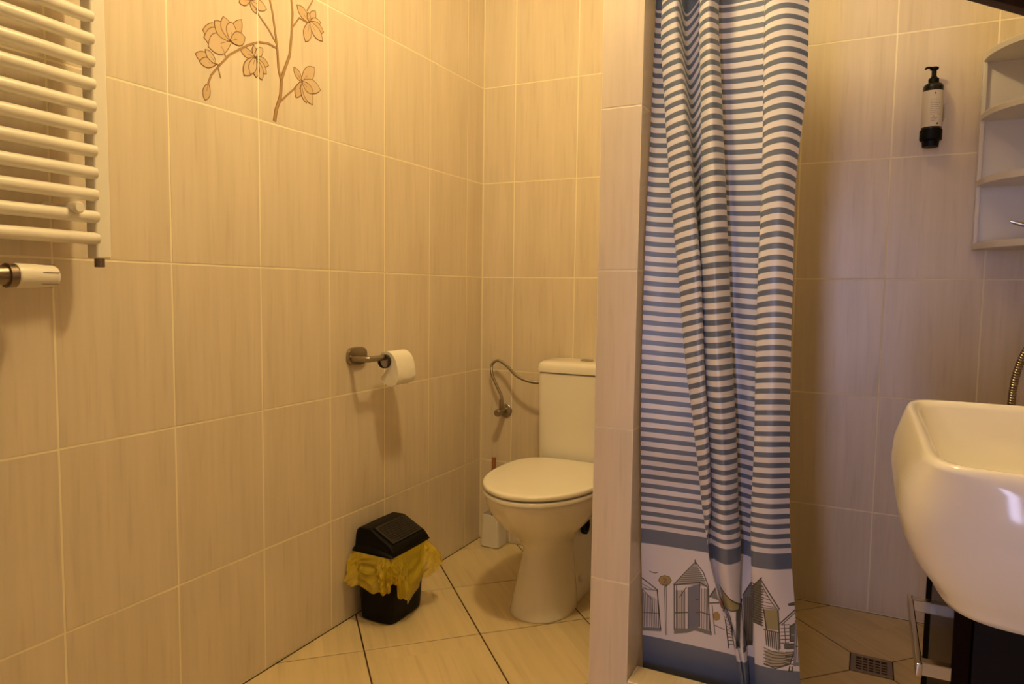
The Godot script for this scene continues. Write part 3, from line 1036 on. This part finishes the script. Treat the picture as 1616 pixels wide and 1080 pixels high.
	fill.call([472, 690, 560, 690, 610, 668, 720, 702, 720, 732, 610, 700, 560, 722, 472, 735], grey)
	pen.call([472, 355, 540, 270, 610, 185, 660, 260, 695, 365], bold, soft)
	pen.call([608, 172, 612, 200], bold, ink)
	pen.call([472, 358, 560, 345, 640, 335, 690, 368], bold, ink)
	for k in 8:
		pen.call([590 - k * 12.0, 225 + k * 15.0, 625 + k * 7.0, 222 + k * 14.0], lines, soft)
	pen.call([475, 360, 474, 700], bold, ink)
	pen.call([490, 362, 490, 575], lines, ink)
	pen.call([692, 370, 700, 560, 712, 705], bold, ink)
	pen.call([510, 450, 555, 372], lines, ink)
	pen.call([565, 372, 566, 690], lines, ink)
	pen.call([640, 345, 642, 670], lines, ink)
	pen.call([482, 572, 562, 564], bold, ink)
	pen.call([645, 556, 705, 575], bold, ink)
	for k in 8:
		pen.call([488 + k * 9, 400, 488 + k * 9, 690], lines, soft if k % 2 else ink)
	for k in 6:
		pen.call([652 + k * 9, 380, 656 + k * 9.5, 690], lines, soft)
	pen.call([618, 462, 640, 466], bold, Color(0.45, 0.2, 0.18))
	pen.call([618, 560, 640, 562], bold, Color(0.45, 0.2, 0.18))
	# small hut and stairs on the overlapped edge
	fill.call([702, 440, 740, 372, 790, 470], grey)
	fill.call([725, 580, 735, 550, 755, 545, 772, 570, 770, 605, 745, 618, 728, 605], gold)
	pen.call([702, 440, 740, 372, 795, 475, 705, 485], bold, ink)
	pen.call([770, 400, 790, 460], bold, Color(0.6, 0.25, 0.2))
	pen.call([720, 500, 740, 720], lines, ink)
	pen.call([735, 650, 800, 680], lines, ink)
	pen.call([780, 500, 800, 560, 828, 815], bold, ink)
	pen.call([820, 510, 842, 560, 872, 790], bold, ink)
	for k in 10:
		pen.call([795 + k * 3.8, 545 + k * 27, 840 + k * 3.6, 555 + k * 25], lines, ink)
	# olive roof and dark boathouse in the folds
	fill.call([770, 325, 900, 470, 895, 500, 800, 500], olive)
	pen.call([770, 325, 900, 470, 895, 500, 800, 500], bold, ink)
	fill.call([878, 505, 902, 500, 908, 780, 880, 775], Color(0.25, 0.26, 0.28))
	fill.call([905, 440, 950, 350, 1030, 255, 1035, 610, 975, 580, 975, 780, 928, 790], Color(0.36, 0.36, 0.36))
	fill.call([925, 770, 972, 765, 974, 800, 928, 812], ink)
	pen.call([905, 440, 950, 350, 1030, 250], bold, ink)
	for k in 16:
		pen.call([955, 290 + k * 19, 1040, 318 + k * 19], bold, ink)
	for k in 5:
		pen.call([912 + k * 11, 450, 930 + k * 9, 770], lines, ink)
	# right panel
	fill.call([1045, 480, 1130, 490, 1142, 640, 1060, 628], olive)
	pen.call([1025, 262, 1080, 370, 1135, 482], bold, ink)
	pen.call([1030, 300, 1085, 420, 1122, 482, 1042, 470], lines, ink)
	for k in 5:
		pen.call([1035, 340 + k * 28, 1060 + k * 14, 365 + k * 26], lines, soft)
	pen.call([1044, 482, 1062, 630], bold, ink)
	pen.call([1128, 488, 1145, 770], bold, ink)
	pen.call([1048, 632, 1140, 655], bold, ink)
	for k in 7:
		pen.call([1056 + k * 12, 640 + k * 2, 1066 + k * 12, 745 + k * 6], bold, ink if k % 2 else soft)
	fill.call([1052, 780, 1150, 790, 1222, 810, 1205, 880, 1130, 905, 1065, 890], Color(0.66, 0.63, 0.55))
	for k in 6:
		pen.call([1050, 765 + k * 24, 1100, 790 + k * 22, 1160, 805 + k * 18, 1224 - k * 6, 800 + k * 16], lines, ink)
	pen.call([1055, 880, 1120, 912, 1205, 885, 1225, 805], bold, ink)
	pen.call([1140, 590, 1230, 495, 1320, 560], bold, ink)
	pen.call([1150, 600, 1230, 515, 1315, 580], lines, ink)
	fill.call([1198, 615, 1242, 588, 1305, 618, 1322, 725, 1202, 722], Color(0.34, 0.35, 0.38))
	pen.call([1198, 615, 1242, 588, 1305, 618, 1322, 725, 1202, 722, 1198, 615], bold, ink)
	pen.call([1210, 678, 1315, 684], bold, Color(0.62, 0.6, 0.56))
	pen.call([1258, 620, 1264, 720], bold, Color(0.62, 0.6, 0.56))
	for k in 6:
		pen.call([1148, 600 + k * 26, 1195, 602 + k * 26], lines, ink)
	pen.call([1165, 590, 1180, 770], lines, ink)
	fill.call([1165, 738, 1330, 735, 1332, 770, 1170, 775], soft)
	for k in 6:
		pen.call([1180, 745 + k * 27, 1340, 748 + k * 32], bold if k % 2 else lines, ink)
	pen.call([1205, 900, 1200, 935, 1220, 935, 1218, 905], bold, ink)
	pen.call([1288, 910, 1285, 938, 1305, 938, 1302, 912], bold, ink)
	pen.call([1185, 455, 1215, 450, 1245, 458, 1190, 464, 1260, 468, 1300, 442], bold, ink)
	return ImageTexture.create_from_image(im)


func build_curtain() -> void:
	# height, mean depth, then where each fold line runs (mm along x); depth of each fold line below
	var keys := [
		[2.030, 0.803, [900, 908, 924, 952, 968, 976, 998, 1018, 1030, 1038, 1074, 1126, 1168, 1212]],
		[1.584, 0.812, [895, 900, 914, 954, 962, 968, 994, 1020, 1035, 1036, 1078, 1131, 1174, 1217]],
		[1.420, 0.820, [895, 904, 928, 974, 972, 978, 1004, 1032, 1049, 1048, 1088, 1136, 1181, 1219]],
		[1.228, 0.835, [895, 914, 950, 1000, 989, 993, 1014, 1045, 1066, 1066, 1102, 1142, 1180, 1208]],
		[1.036, 0.845, [895, 928, 976, 1025, 1013, 1014, 1022, 1057, 1082, 1081, 1110, 1143, 1181, 1211]],
		[0.843, 0.845, [895, 941, 998, 1039, 1027, 1028, 1034, 1069, 1095, 1093, 1117, 1145, 1183, 1214]],
		[0.660, 0.840, [896, 957, 1025, 1055, 1043, 1043, 1049, 1085, 1110, 1108, 1127, 1148, 1185, 1219]],
		[0.514, 0.825, [896, 968, 1041, 1062, 1051, 1051, 1056, 1091, 1116, 1114, 1127, 1145, 1186, 1223]],
		[0.438, 0.815, [896, 974, 1054, 1058, 1049, 1050, 1055, 1094, 1122, 1119, 1131, 1147, 1189, 1228]],
		[0.298, 0.795, [895, 986, 1076, 1082, 1078, 1078, 1082, 1104, 1123, 1123, 1137, 1153, 1198, 1240]],
		[0.185, 0.778, [895, 1005, 1112, 1121, 1117, 1116, 1118, 1130, 1138, 1138, 1148, 1159, 1207, 1251]],
		[0.050, 0.766, [895, 1021, 1133, 1142, 1139, 1138, 1139, 1146, 1149, 1149, 1156, 1164, 1213, 1261]],
	]
	var dz := [0.0, -0.005, -0.014, 0.018, 0.030, -0.055, -0.055, 0.0, 0.030, 0.0, -0.036, -0.038, -0.030, 0.010, 0.020, 0.002]
	for q in keys:   # the hem of the front layer stands proud of the layer behind it
		var w := clampf((q[0] - 0.25) / 0.3, 0.15, 1.0)
		q[2].insert(2, q[2][2] + 10.0 * w)
		q[2][10] -= 7.0 * w
		q[2][5] = minf(q[2][5], q[2][4] - 3.0)
		q[2][6] = q[2][7] - 3.0
		q[2].insert(12, q[2][12] + 8.0 * w)
	var n := dz.size()
	var rows := []
	var ruv := []
	var NZ := FastNoiseLite.new(); NZ.seed = 3; NZ.frequency = 1.0
	var per := 7
	for k in keys.size() - 1:
		var steps := 22 if k == 0 else 12
		for s in (steps + (1 if k == keys.size() - 2 else 0)):
			var f := float(s) / steps
			var ka: Array = keys[maxi(k - 1, 0)]; var kb: Array = keys[k]; var kc: Array = keys[k + 1]; var kd: Array = keys[mini(k + 2, keys.size() - 1)]
			var y: float = lerpf(kb[0], kc[0], f)
			var squeeze := smoothstep(0.24, 0.42, y) * 0.6 + 0.4
			var pts := []
			for i in n:
				var x: float = cubic_interpolate(kb[2][i], kc[2][i], ka[2][i], kd[2][i], f) / 1000.0
				var z: float = cubic_interpolate(kb[1], kc[1], ka[1], kd[1], f) + dz[i] * squeeze
				z += 0.003 * NZ.get_noise_2d(i * 1.7, y * 5.0) * squeeze
				pts.append(Vector3(x, y, z))
			var row := PackedVector3Array()
			var uv := PackedVector2Array()
			for i in n - 1:
				for q in per:
					var g := float(q) / per
					var p: Vector3 = pts[i].cubic_interpolate(pts[i + 1], pts[maxi(i - 1, 0)], pts[mini(i + 2, n - 1)], g)
					p.x = maxf(p.x, 0.8945)
					row.append(p)
					uv.append(Vector2((p.x - 0.895) / 0.345, (2.04 - y + shift(i + g, y)) / 2.02))
			row.append(pts[n - 1])
			uv.append(Vector2((pts[n - 1].x - 0.895) / 0.345, (2.04 - y + shift(n - 1.0, y)) / 2.02))
			rows.append(row)
			ruv.append(uv)
	var b := MB.new()
	for r in rows.size() - 1:
		for i in rows[r].size() - 1:
			b.quad(rows[r + 1][i], rows[r + 1][i + 1], rows[r][i + 1], rows[r][i], ruv[r + 1][i], ruv[r + 1][i + 1], ruv[r][i + 1], ruv[r][i])
	var m := mat(Color.WHITE, 0.4)
	m.metallic_specular = 0.8
	m.albedo_texture = curtain_texture()
	m.cull_mode = BaseMaterial3D.CULL_DISABLED
	m.backlight_enabled = true
	m.backlight = Color(0.16, 0.16, 0.16)
	m.rim_enabled = true
	m.rim = 0.25
	var t := thing("shower_curtain", "blue and white striped shower curtain with beach huts along its hem", "curtain", Vector3(1.06, 0.05, 0.8))
	var o := put("cloth", b.mesh(75), m, t)
	o.position = -t.position
	for k in 7:
		var ri := MB.new()
		var c: Vector3 = rows[0][int((rows[0].size() - 1) * (k + 0.3) / 7.0)]
		var path := PackedVector3Array()
		for i in 25:
			var a := TAU * i / 24
			path.append(Vector3(c.x, 2.058 + cos(a) * 0.03, 0.805 + sin(a) * 0.022))
		ri.tube(path, 0.0018, 8)
		put("ring", ri.mesh(60), M.white_plastic, t).position = -t.position
	var rod := thing("curtain_rod", "white rod carrying the striped shower curtain", "curtain rod", Vector3(1.38, 2.068, 0.805))
	var rb := MB.new()
	rb.tube(PackedVector3Array([Vector3(0.8925, 2.068, 0.805) - rod.position, Vector3(ROOM_W - 0.001, 2.068, 0.805) - rod.position]), 0.0115, 20)
	put("tube", rb.mesh(50), M.enamel, rod)


# the cloth is gathered unevenly: stripes of some folds sit higher or lower than their neighbours'
func shift(i: float, y: float) -> float:
	var hi := smoothstep(0.5, 1.6, y)
	var s := 0.0
	s += 0.011 * clampf(i - 3.0, 0.0, 1.0) * clampf(5.0 - i, 0.0, 1.0) * smoothstep(0.3, 0.6, y)
	s += 0.045 * smoothstep(5.0, 6.0, i) * (1.0 - smoothstep(9.1, 9.9, i)) * smoothstep(0.7, 1.5, y)
	s += 0.010 * hi * maxf(0.0, sin((i - 13.0) * PI / 2.0)) * (1.0 if i > 13.0 else 0.0)
	s += 0.0225 * smoothstep(12.0, 13.0, i) * smoothstep(0.9, 1.5, y)
	s += 0.003 * sin(i * 1.3 + y * 2.0)
	return s


# ------------------------------------------------------------------ shower
func build_drain() -> void:
	var t := thing("floor_drain", "square metal drain grate set in the shower floor", "drain", Vector3(1.403, 0, 0.348))
	var f := MB.new()
	var h := 0.05
	for q in [[Vector3(-h, -0.004, -h), Vector3(h, 0.001, -h + 0.013)], [Vector3(-h, -0.004, h - 0.013), Vector3(h, 0.001, h)], [Vector3(-h, -0.004, -h + 0.013), Vector3(-h + 0.013, 0.001, h - 0.013)], [Vector3(h - 0.013, -0.004, -h + 0.013), Vector3(h, 0.001, h - 0.013)]]:
		f.rbox((q[0] + q[1]) / 2, q[1] - q[0], 0.0006, 1)
	put("frame", f.mesh(30), M.steel, t)
	var inner := 2 * (h - 0.013)
	for k in 4:
		var b := MB.new()
		b.rbox(Vector3(-inner / 2 + inner * (k + 1) / 5.0, -0.0012, 0), Vector3(0.0042, 0.003, inner), 0.0006, 1)
		put("bar", b.mesh(30), M.steel, t)
	for k in 4:
		var b := MB.new()
		b.rbox(Vector3(0, -0.0016, -inner / 2 + inner * (k + 1) / 5.0), Vector3(inner, 0.002, 0.0045), 0.0005, 1)
		put("cross_bar", b.mesh(30), M.steel, t)


func build_shelf() -> void:
	var cx := ROOM_W - 0.001
	var t := thing("corner_shelf", "white plastic corner shelf with rounded tiers on the shower wall", "shelf", Vector3(cx, 1.12, 0.001))
	var R := 0.262
	# backs against both walls
	var a := MB.new()
	a.rbox(Vector3(-R / 2, 0.272, 0.004), Vector3(R, 0.52, 0.006), 0.002, 1)
	a.rbox(Vector3(-0.004, 0.272, R / 2), Vector3(0.006, 0.52, R), 0.002, 1)
	a.rbox(Vector3(-R + 0.007, 0.272, 0.013), Vector3(0.012, 0.52, 0.024), 0.003, 2)
	a.rbox(Vector3(-0.013, 0.272, R - 0.007), Vector3(0.024, 0.52, 0.012), 0.003, 2)
	put("back", a.mesh(40), M.white_plastic, t)
	for y in [0.012, 0.189, 0.372, 0.534]:
		var poly := PackedVector2Array([Vector2(-0.001, -0.001)])
		for i in 21:
			var s := PI / 2 * i / 20
			poly.append(Vector2(-0.001 - pow(cos(s), 0.9) * (R - 0.002), -0.001 - pow(sin(s), 0.9) * (R - 0.002)))
		var b := MB.new()
		b.prism(poly, -0.009, 0.009, 0.003)
		b.move(0, Transform3D(Basis(Vector3(1, 0, 0), Vector3(0, 0, -1), Vector3(0, 1, 0)), Vector3(0, y, 0)))
		put("tier", b.mesh(30), M.white_plastic, t)


func build_soap() -> void:
	var t := thing("soap_dispenser", "black and white pump bottle of soap in a wall holder by the corner shelf", "soap dispenser", Vector3(1.489, 1.416, 0.046))
	var z := Vector3.ZERO
	var b := MB.new()
	b.lathe(z, [Vector2(0.0205, 0.0), Vector2(0.021, 0.002), Vector2(0.022, 0.016), Vector2(0.0272, 0.018), Vector2(0.0285, 0.022), Vector2(0.0285, 0.046), Vector2(0.027, 0.048)], 32)
	put("holder_cup", b.mesh(), M.black, t)
	var br := MB.new()
	br.rbox(Vector3(0.0, 0.085, -0.040), Vector3(0.03, 0.13, 0.0105), 0.003)
	br.rbox(Vector3(0.0, 0.032, -0.033), Vector3(0.024, 0.022, 0.016), 0.002)
	br.rbox(Vector3(0.031, 0.10, -0.022), Vector3(0.004, 0.045, 0.042), 0.001)
	put("wall_plate", br.mesh(), M.clear, t)
	var bt := MB.new()
	bt.lathe(z, [Vector2(0.0255, 0.048), Vector2(0.0258, 0.05), Vector2(0.0258, 0.165), Vector2(0.0245, 0.171), Vector2(0.021, 0.175)], 36)
	put("bottle", bt.mesh(), M.black_gloss, t)
	var im := Image.create_empty(512, 256, false, Image.FORMAT_RGB8)
	im.fill(Color(0.86, 0.83, 0.76))
	var r := RandomNumberGenerator.new(); r.seed = 5
	var ink := Color(0.52, 0.49, 0.43)
	for k in 9:   # small print nobody can read from here
		var y := 66 + k * 13
		var x := 366
		while x < 430 + (k % 3) * 6:
			var w := r.randi_range(4, 12)
			im.fill_rect(Rect2i(x, y, w, 3), ink)
			x += w + 4
	for k in 3:
		im.fill_rect(Rect2i(372, 196 + k * 10, 52 - k * 9, 3), ink)
	im.fill_rect(Rect2i(394, 22, 9, 5), Color(0.3, 0.28, 0.25)); im.fill_rect(Rect2i(396, 16, 5, 14), Color(0.3, 0.28, 0.25))
	im.fill_rect(Rect2i(420, 232, 12, 12), Color(0.2, 0.18, 0.16))
	im.fill_rect(Rect2i(388, 184, 10, 5), Color(0.4, 0.38, 0.33))
	var lm := mat(Color.WHITE, 0.55)
	lm.albedo_texture = ImageTexture.create_from_image(im)
	var lb := MB.new()
	var rings := []
	for y in [0.0535, 0.154]:
		var ra := PackedVector3Array()
		for i in 41:
			var a := TAU * i / 40
			ra.append(Vector3(cos(a) * 0.0263, y, -sin(a) * 0.0263))
		rings.append(ra)
	for i in 40:
		var u0 := i / 40.0
		var u1 := (i + 1) / 40.0
		lb.quad(rings[0][i], rings[0][i + 1], rings[1][i + 1], rings[1][i], Vector2(u0, 1), Vector2(u1, 1), Vector2(u1, 0), Vector2(u0, 0))
	put("label", lb.mesh(60), lm, t)
	var p := MB.new()
	p.lathe(z, [Vector2(0.0135, 0.174), Vector2(0.0135, 0.190), Vector2(0.0085, 0.194), Vector2(0.0062, 0.20), Vector2(0.0062, 0.214), Vector2(0.011, 0.216), Vector2(0.0115, 0.221), Vector2(0.008, 0.223)], 24)
	p.tube(spline([Vector3(0, 0.2195, 0), Vector3(-0.012, 0.2195, 0.012), Vector3(-0.019, 0.2175, 0.019), Vector3(-0.0225, 0.214, 0.0225)], 4), 0.0032, 10)
	put("pump", p.mesh(), M.black, t)


func build_mixer() -> void:
	var t := thing("shower_mixer", "chrome shower mixer with a pointed lever on the right wall", "mixer tap", Vector3(1.80, 1.13, 0.5))
	var b := MB.new()
	b.tube(PackedVector3Array([Vector3(0, 0, -0.10), Vector3(0, 0, -0.095), Vector3(0, 0, 0.095), Vector3(0, 0, 0.10)]), 0.02, 24, [0.016, 0.02, 0.02, 0.016])
	for s in [-1.0, 1.0]:
		b.tube(PackedVector3Array([Vector3(0.0, 0, s * 0.075), Vector3(0.058, 0, s * 0.075), Vector3(0.0581, 0, s * 0.075), Vector3(0.069, 0, s * 0.075)]), 0.014, 20, [0.013, 0.013, 0.03, 0.03])
	put("body", b.mesh(40), M.chrome, t)
	var l := MB.new()
	var path := spline([Vector3(0.0, 0.015, 0), Vector3(-0.03, 0.016, 0), Vector3(-0.10, 0.012, 0), Vector3(-0.145, 0.021, 0), Vector3(-0.174, 0.0295, 0)], 5)
	var rad := []
	for i in path.size():
		rad.append(lerpf(0.013, 0.0032, float(i) / (path.size() - 1)))
	l.tube(path, 0.01, 14, rad)
	put("lever", l.mesh(50), M.chrome, t)
	var h := thing("shower_hose", "grey metal shower hose hanging behind the washbasin", "hose", Vector3(1.78, 1.10, 0.53))
	var hp := spline([Vector3(1.795, 1.108, 0.53), Vector3(1.79, 1.06, 0.53), Vector3(1.73, 0.98, 0.52), Vector3(1.668, 0.865, 0.5), Vector3(1.650, 0.75, 0.5), Vector3(1.66, 0.62, 0.5), Vector3(1.72, 0.52, 0.49), Vector3(1.79, 0.56, 0.48), Vector3(1.83, 0.75, 0.47), Vector3(1.845, 1.1, 0.44), Vector3(1.835, 1.5, 0.42), Vector3(1.825, 1.8, 0.41)], 10)
	for i in hp.size():
		hp[i] -= h.position
	put("tube", hose(hp, 0.0082, 0.0058, 12).mesh(50), M.steel, h)
	var hd := thing("hand_shower", "chrome hand shower in its bracket on the right wall", "hand shower", Vector3(1.825, 1.8, 0.41))
	var g := MB.new()
	g.tube(spline([Vector3(0, 0, 0), Vector3(-0.005, 0.08, 0.0), Vector3(-0.02, 0.17, 0), Vector3(-0.05, 0.22, 0)], 5), 0.012, 16)
	put("handle", g.mesh(), M.chrome, hd)
	var k := MB.new()
	k.lathe(Vector3.ZERO, [Vector2(0.012, 0.02), Vector2(0.04, 0.008), Vector2(0.042, 0.0), Vector2(0.03, -0.002)], 28)
	k.move(0, Transform3D(Basis(Vector3.BACK, -0.8), Vector3(-0.065, 0.215, 0)))
	put("spray_head", k.mesh(), M.chrome, hd)
	var kb := MB.new()
	kb.rbox(Vector3(0.026, 0.07, 0), Vector3(0.036, 0.03, 0.03), 0.006)
	put("bracket", kb.mesh(), M.chrome, hd)


# ------------------------------------------------------------------ washbasin
func build_basin() -> void:
	var c := Vector3(1.64, 0, 1.33)
	var t := thing("washbasin", "large white ceramic vessel washbasin with bulging sides at the right edge", "washbasin", c + Vector3(0, 0.645, 0))
	var b := MB.new()
	var rings := []
	# height, half width in x, half length in z, squareness
	var lv := [[0.645, 0.192, 0.222, 6.0], [0.648, 0.201, 0.231, 6.0], [0.656, 0.206, 0.236, 6.0], [0.664, 0.209, 0.240, 6.0], [0.674, 0.218, 0.250, 5.6], [0.690, 0.229, 0.262, 5.4], [0.715, 0.240, 0.274, 5.2], [0.745, 0.246, 0.280, 5.2], [0.775, 0.243, 0.279, 5.6], [0.800, 0.234, 0.276, 6.5], [0.812, 0.2275, 0.270, 9.0], [0.818, 0.2245, 0.266, 10.0], [0.8205, 0.2205, 0.262, 10.0], [0.8195, 0.2135, 0.256, 10.0], [0.810, 0.2065, 0.250, 9.0], [0.77, 0.197, 0.244, 6.0], [0.73, 0.180, 0.224, 4.0], [0.70, 0.140, 0.18, 3.0], [0.69, 0.07, 0.09, 2.0], [0.686, 0.022, 0.022, 2.0]]
	for q in lv:
		rings.append(ring(0, 0, q[1], q[2], q[2], q[0] - 0.645, q[3], q[3], 96))
	b.loft(rings)
	put("bowl", b.mesh(70), M.ceramic, t)
	var w := MB.new()
	w.lathe(Vector3(0, 0.042, 0), [Vector2(0.021, 0), Vector2(0.021, 0.002), Vector2(0.016, 0.0045), Vector2(0.004, 0.005)], 24)
	put("waste", w.mesh(), M.chrome, t)
	# cabinet below
	var fx := 1.462
	var z0 := 1.06
	var z1 := 1.447
	var k := thing("vanity_cabinet", "dark brown vanity cabinet with a chrome bar handle under the washbasin", "cabinet", Vector3(1.66, 0, 1.25))
	var d := MB.new()
	d.rbox(Vector3((fx + 0.02 + ROOM_W - 0.002) / 2, 0.35, (z0 + z1) / 2), Vector3(ROOM_W - 0.002 - fx - 0.02, 0.58, z1 - z0), 0.003, 2)
	d.move(0, Transform3D(Basis.IDENTITY, -k.position))
	put("body", d.mesh(), M.wenge, k)
	var sd := MB.new()
	sd.rbox(Vector3(fx + 0.0095, 0.35, z0 + 0.048), Vector3(0.019, 0.58, 0.096), 0.002, 1)
	sd.move(0, Transform3D(Basis.IDENTITY, -k.position))
	put("edge_strip", sd.mesh(), M.strip, k)
	var fr := MB.new()
	fr.rbox(Vector3(fx + 0.0095, 0.35, (z0 + 0.098 + z1) / 2), Vector3(0.0188, 0.574, z1 - z0 - 0.1), 0.003, 3)
	fr.move(0, Transform3D(Basis.IDENTITY, -k.position))
	var front := put("drawer_front", fr.mesh(), M.wenge_gloss, k)
	var hd := MB.new()
	hd.rbox(Vector3(fx - 0.0335, 0.538, 1.343), Vector3(0.007, 0.017, 0.222), 0.0012, 2)
	for z in [1.244, 1.442]:
		hd.rbox(Vector3(fx - 0.016, 0.538, z), Vector3(0.034, 0.017, 0.014), 0.001, 1)
	hd.move(0, Transform3D(Basis.IDENTITY, -k.position))
	put("handle", hd.mesh(), M.chrome, front)


func build_wall_cabinet() -> void:
	var y0 := 1.42
	var t := thing("wall_cabinet", "dark wood wall cabinet with its door ajar above the washbasin", "cabinet", Vector3(1.80, y0, 1.2))
	var b := MB.new()
	b.rbox(Vector3(-0.005, 0.33, -0.01), Vector3(0.148, 0.66, 0.66), 0.003, 2)
	put("body", b.mesh(), M.walnut, t)
	var hinge := Vector3(1.722, y0, 0.880) - t.position
	var free := Vector3(1.470, y0, 1.193) - t.position
	var d := (free - hinge).normalized()
	var n := d.cross(Vector3.UP)
	var dr := MB.new()
	dr.rbox(Vector3(0.2, 0.33, 0.009), Vector3(0.40, 0.66, 0.018), 0.002, 2)
	dr.move(0, Transform3D(Basis(d, Vector3.UP, n), hinge))
	put("door", dr.mesh(), M.walnut, t)


func build_lamp() -> void:
	var t := thing("ceiling_lamp", "round opal ceiling lamp above the toilet corner", "lamp", LAMP)
	var b := MB.new()
	var prof := []
	for i in 17:
		var a := -PI / 2 + PI * i / 16
		prof.append(Vector2(maxf(cos(a) * 0.085, 0.001), sin(a) * 0.085))
	b.lathe(Vector3.ZERO, prof, 32)
	put("globe", b.mesh(60), M.opal, t)
	var s := MB.new()
	s.tube(PackedVector3Array([Vector3(0, 0.08, 0), Vector3(0, ROOM_H - LAMP.y - 0.016, 0), Vector3(0, ROOM_H - LAMP.y - 0.0159, 0), Vector3(0, ROOM_H - LAMP.y - 0.0005, 0)]), 0.03, 24, [0.035, 0.035, 0.06, 0.06])
	put("base", s.mesh(40), M.enamel, t)
	var l := OmniLight3D.new()
	l.name = "lamp_light"
	l.light_color = LAMP_COLOR
	l.light_energy = LAMP_ENERGY
	l.omni_range = 8.0
	l.omni_attenuation = 2.0
	l.light_size = 0.06
	l.shadow_enabled = true
	t.add_child(l, true)


const LAMP := Vector3(0.81, 2.33, 1.20)
const LAMP_COLOR := Color(1.0, 0.875, 0.61)
const LAMP_ENERGY := 1.12
const SKY_ENERGY := 1.0
const DAY_COLOR := Color(0.84, 0.83, 1.0)
const DAY_ENERGY := 3.3
const WIN_X := 1.05
const WIN_W := 0.42
const WIN_H := 2.05
const EXPOSURE := 1.0


func _ready() -> void:
	# camera
	var cam := Camera3D.new()
	cam.name = "camera"
	cam.transform = Transform3D(Basis(Vector3(0.8920, 0.01338, -0.45184), Vector3(-0.0452, 0.99719, -0.0597), Vector3(0.44977, 0.07367, 0.8901)).orthonormalized(), Vector3(1.3549, 0.9922, 2.4155))
	cam.fov = 51.763
	cam.near = 0.02
	add_child(cam)
	cam.current = true
	# daylight from the doorway behind, and the exposure
	var env := Environment.new()
	var sky := Sky.new()
	var ps := ProceduralSkyMaterial.new()
	ps.sky_top_color = Color(0.62, 0.68, 0.95)
	ps.sky_horizon_color = Color(0.80, 0.80, 0.98)
	ps.ground_horizon_color = Color(0.62, 0.58, 0.66)
	ps.ground_bottom_color = Color(0.45, 0.42, 0.46)
	ps.energy_multiplier = SKY_ENERGY
	sky.sky_material = ps
	env.background_mode = Environment.BG_SKY
	env.sky = sky
	env.tonemap_mode = Environment.TONE_MAPPER_LINEAR
	env.tonemap_exposure = EXPOSURE
	env.sdfgi_enabled = true
	env.ssao_enabled = true
	env.ssil_enabled = true
	var we := WorldEnvironment.new()
	we.name = "world_environment"
	we.environment = env
	add_child(we)
	var day := AreaLight3D.new()
	day.name = "daylight"
	day.position = Vector3(WIN_X, WIN_H / 2 + 0.02, 6.02)
	day.area_size = Vector2(WIN_W - 0.02, WIN_H - 0.06)
	day.light_color = DAY_COLOR
	day.light_energy = DAY_ENERGY
	day.area_range = 12.0
	day.area_attenuation = 2.0
	day.shadow_enabled = true
	add_child(day)
	rng.seed = 1
	make_materials()
	build_lamp()
	build_shell()
	build_toilet()
	build_curtain()
	build_basin()
	build_wall_cabinet()
	build_radiator()
	build_bin()
	build_shelf()
	build_paper()
	build_valve()
	build_brush()
	build_soap()
	build_mixer()
	build_drain()
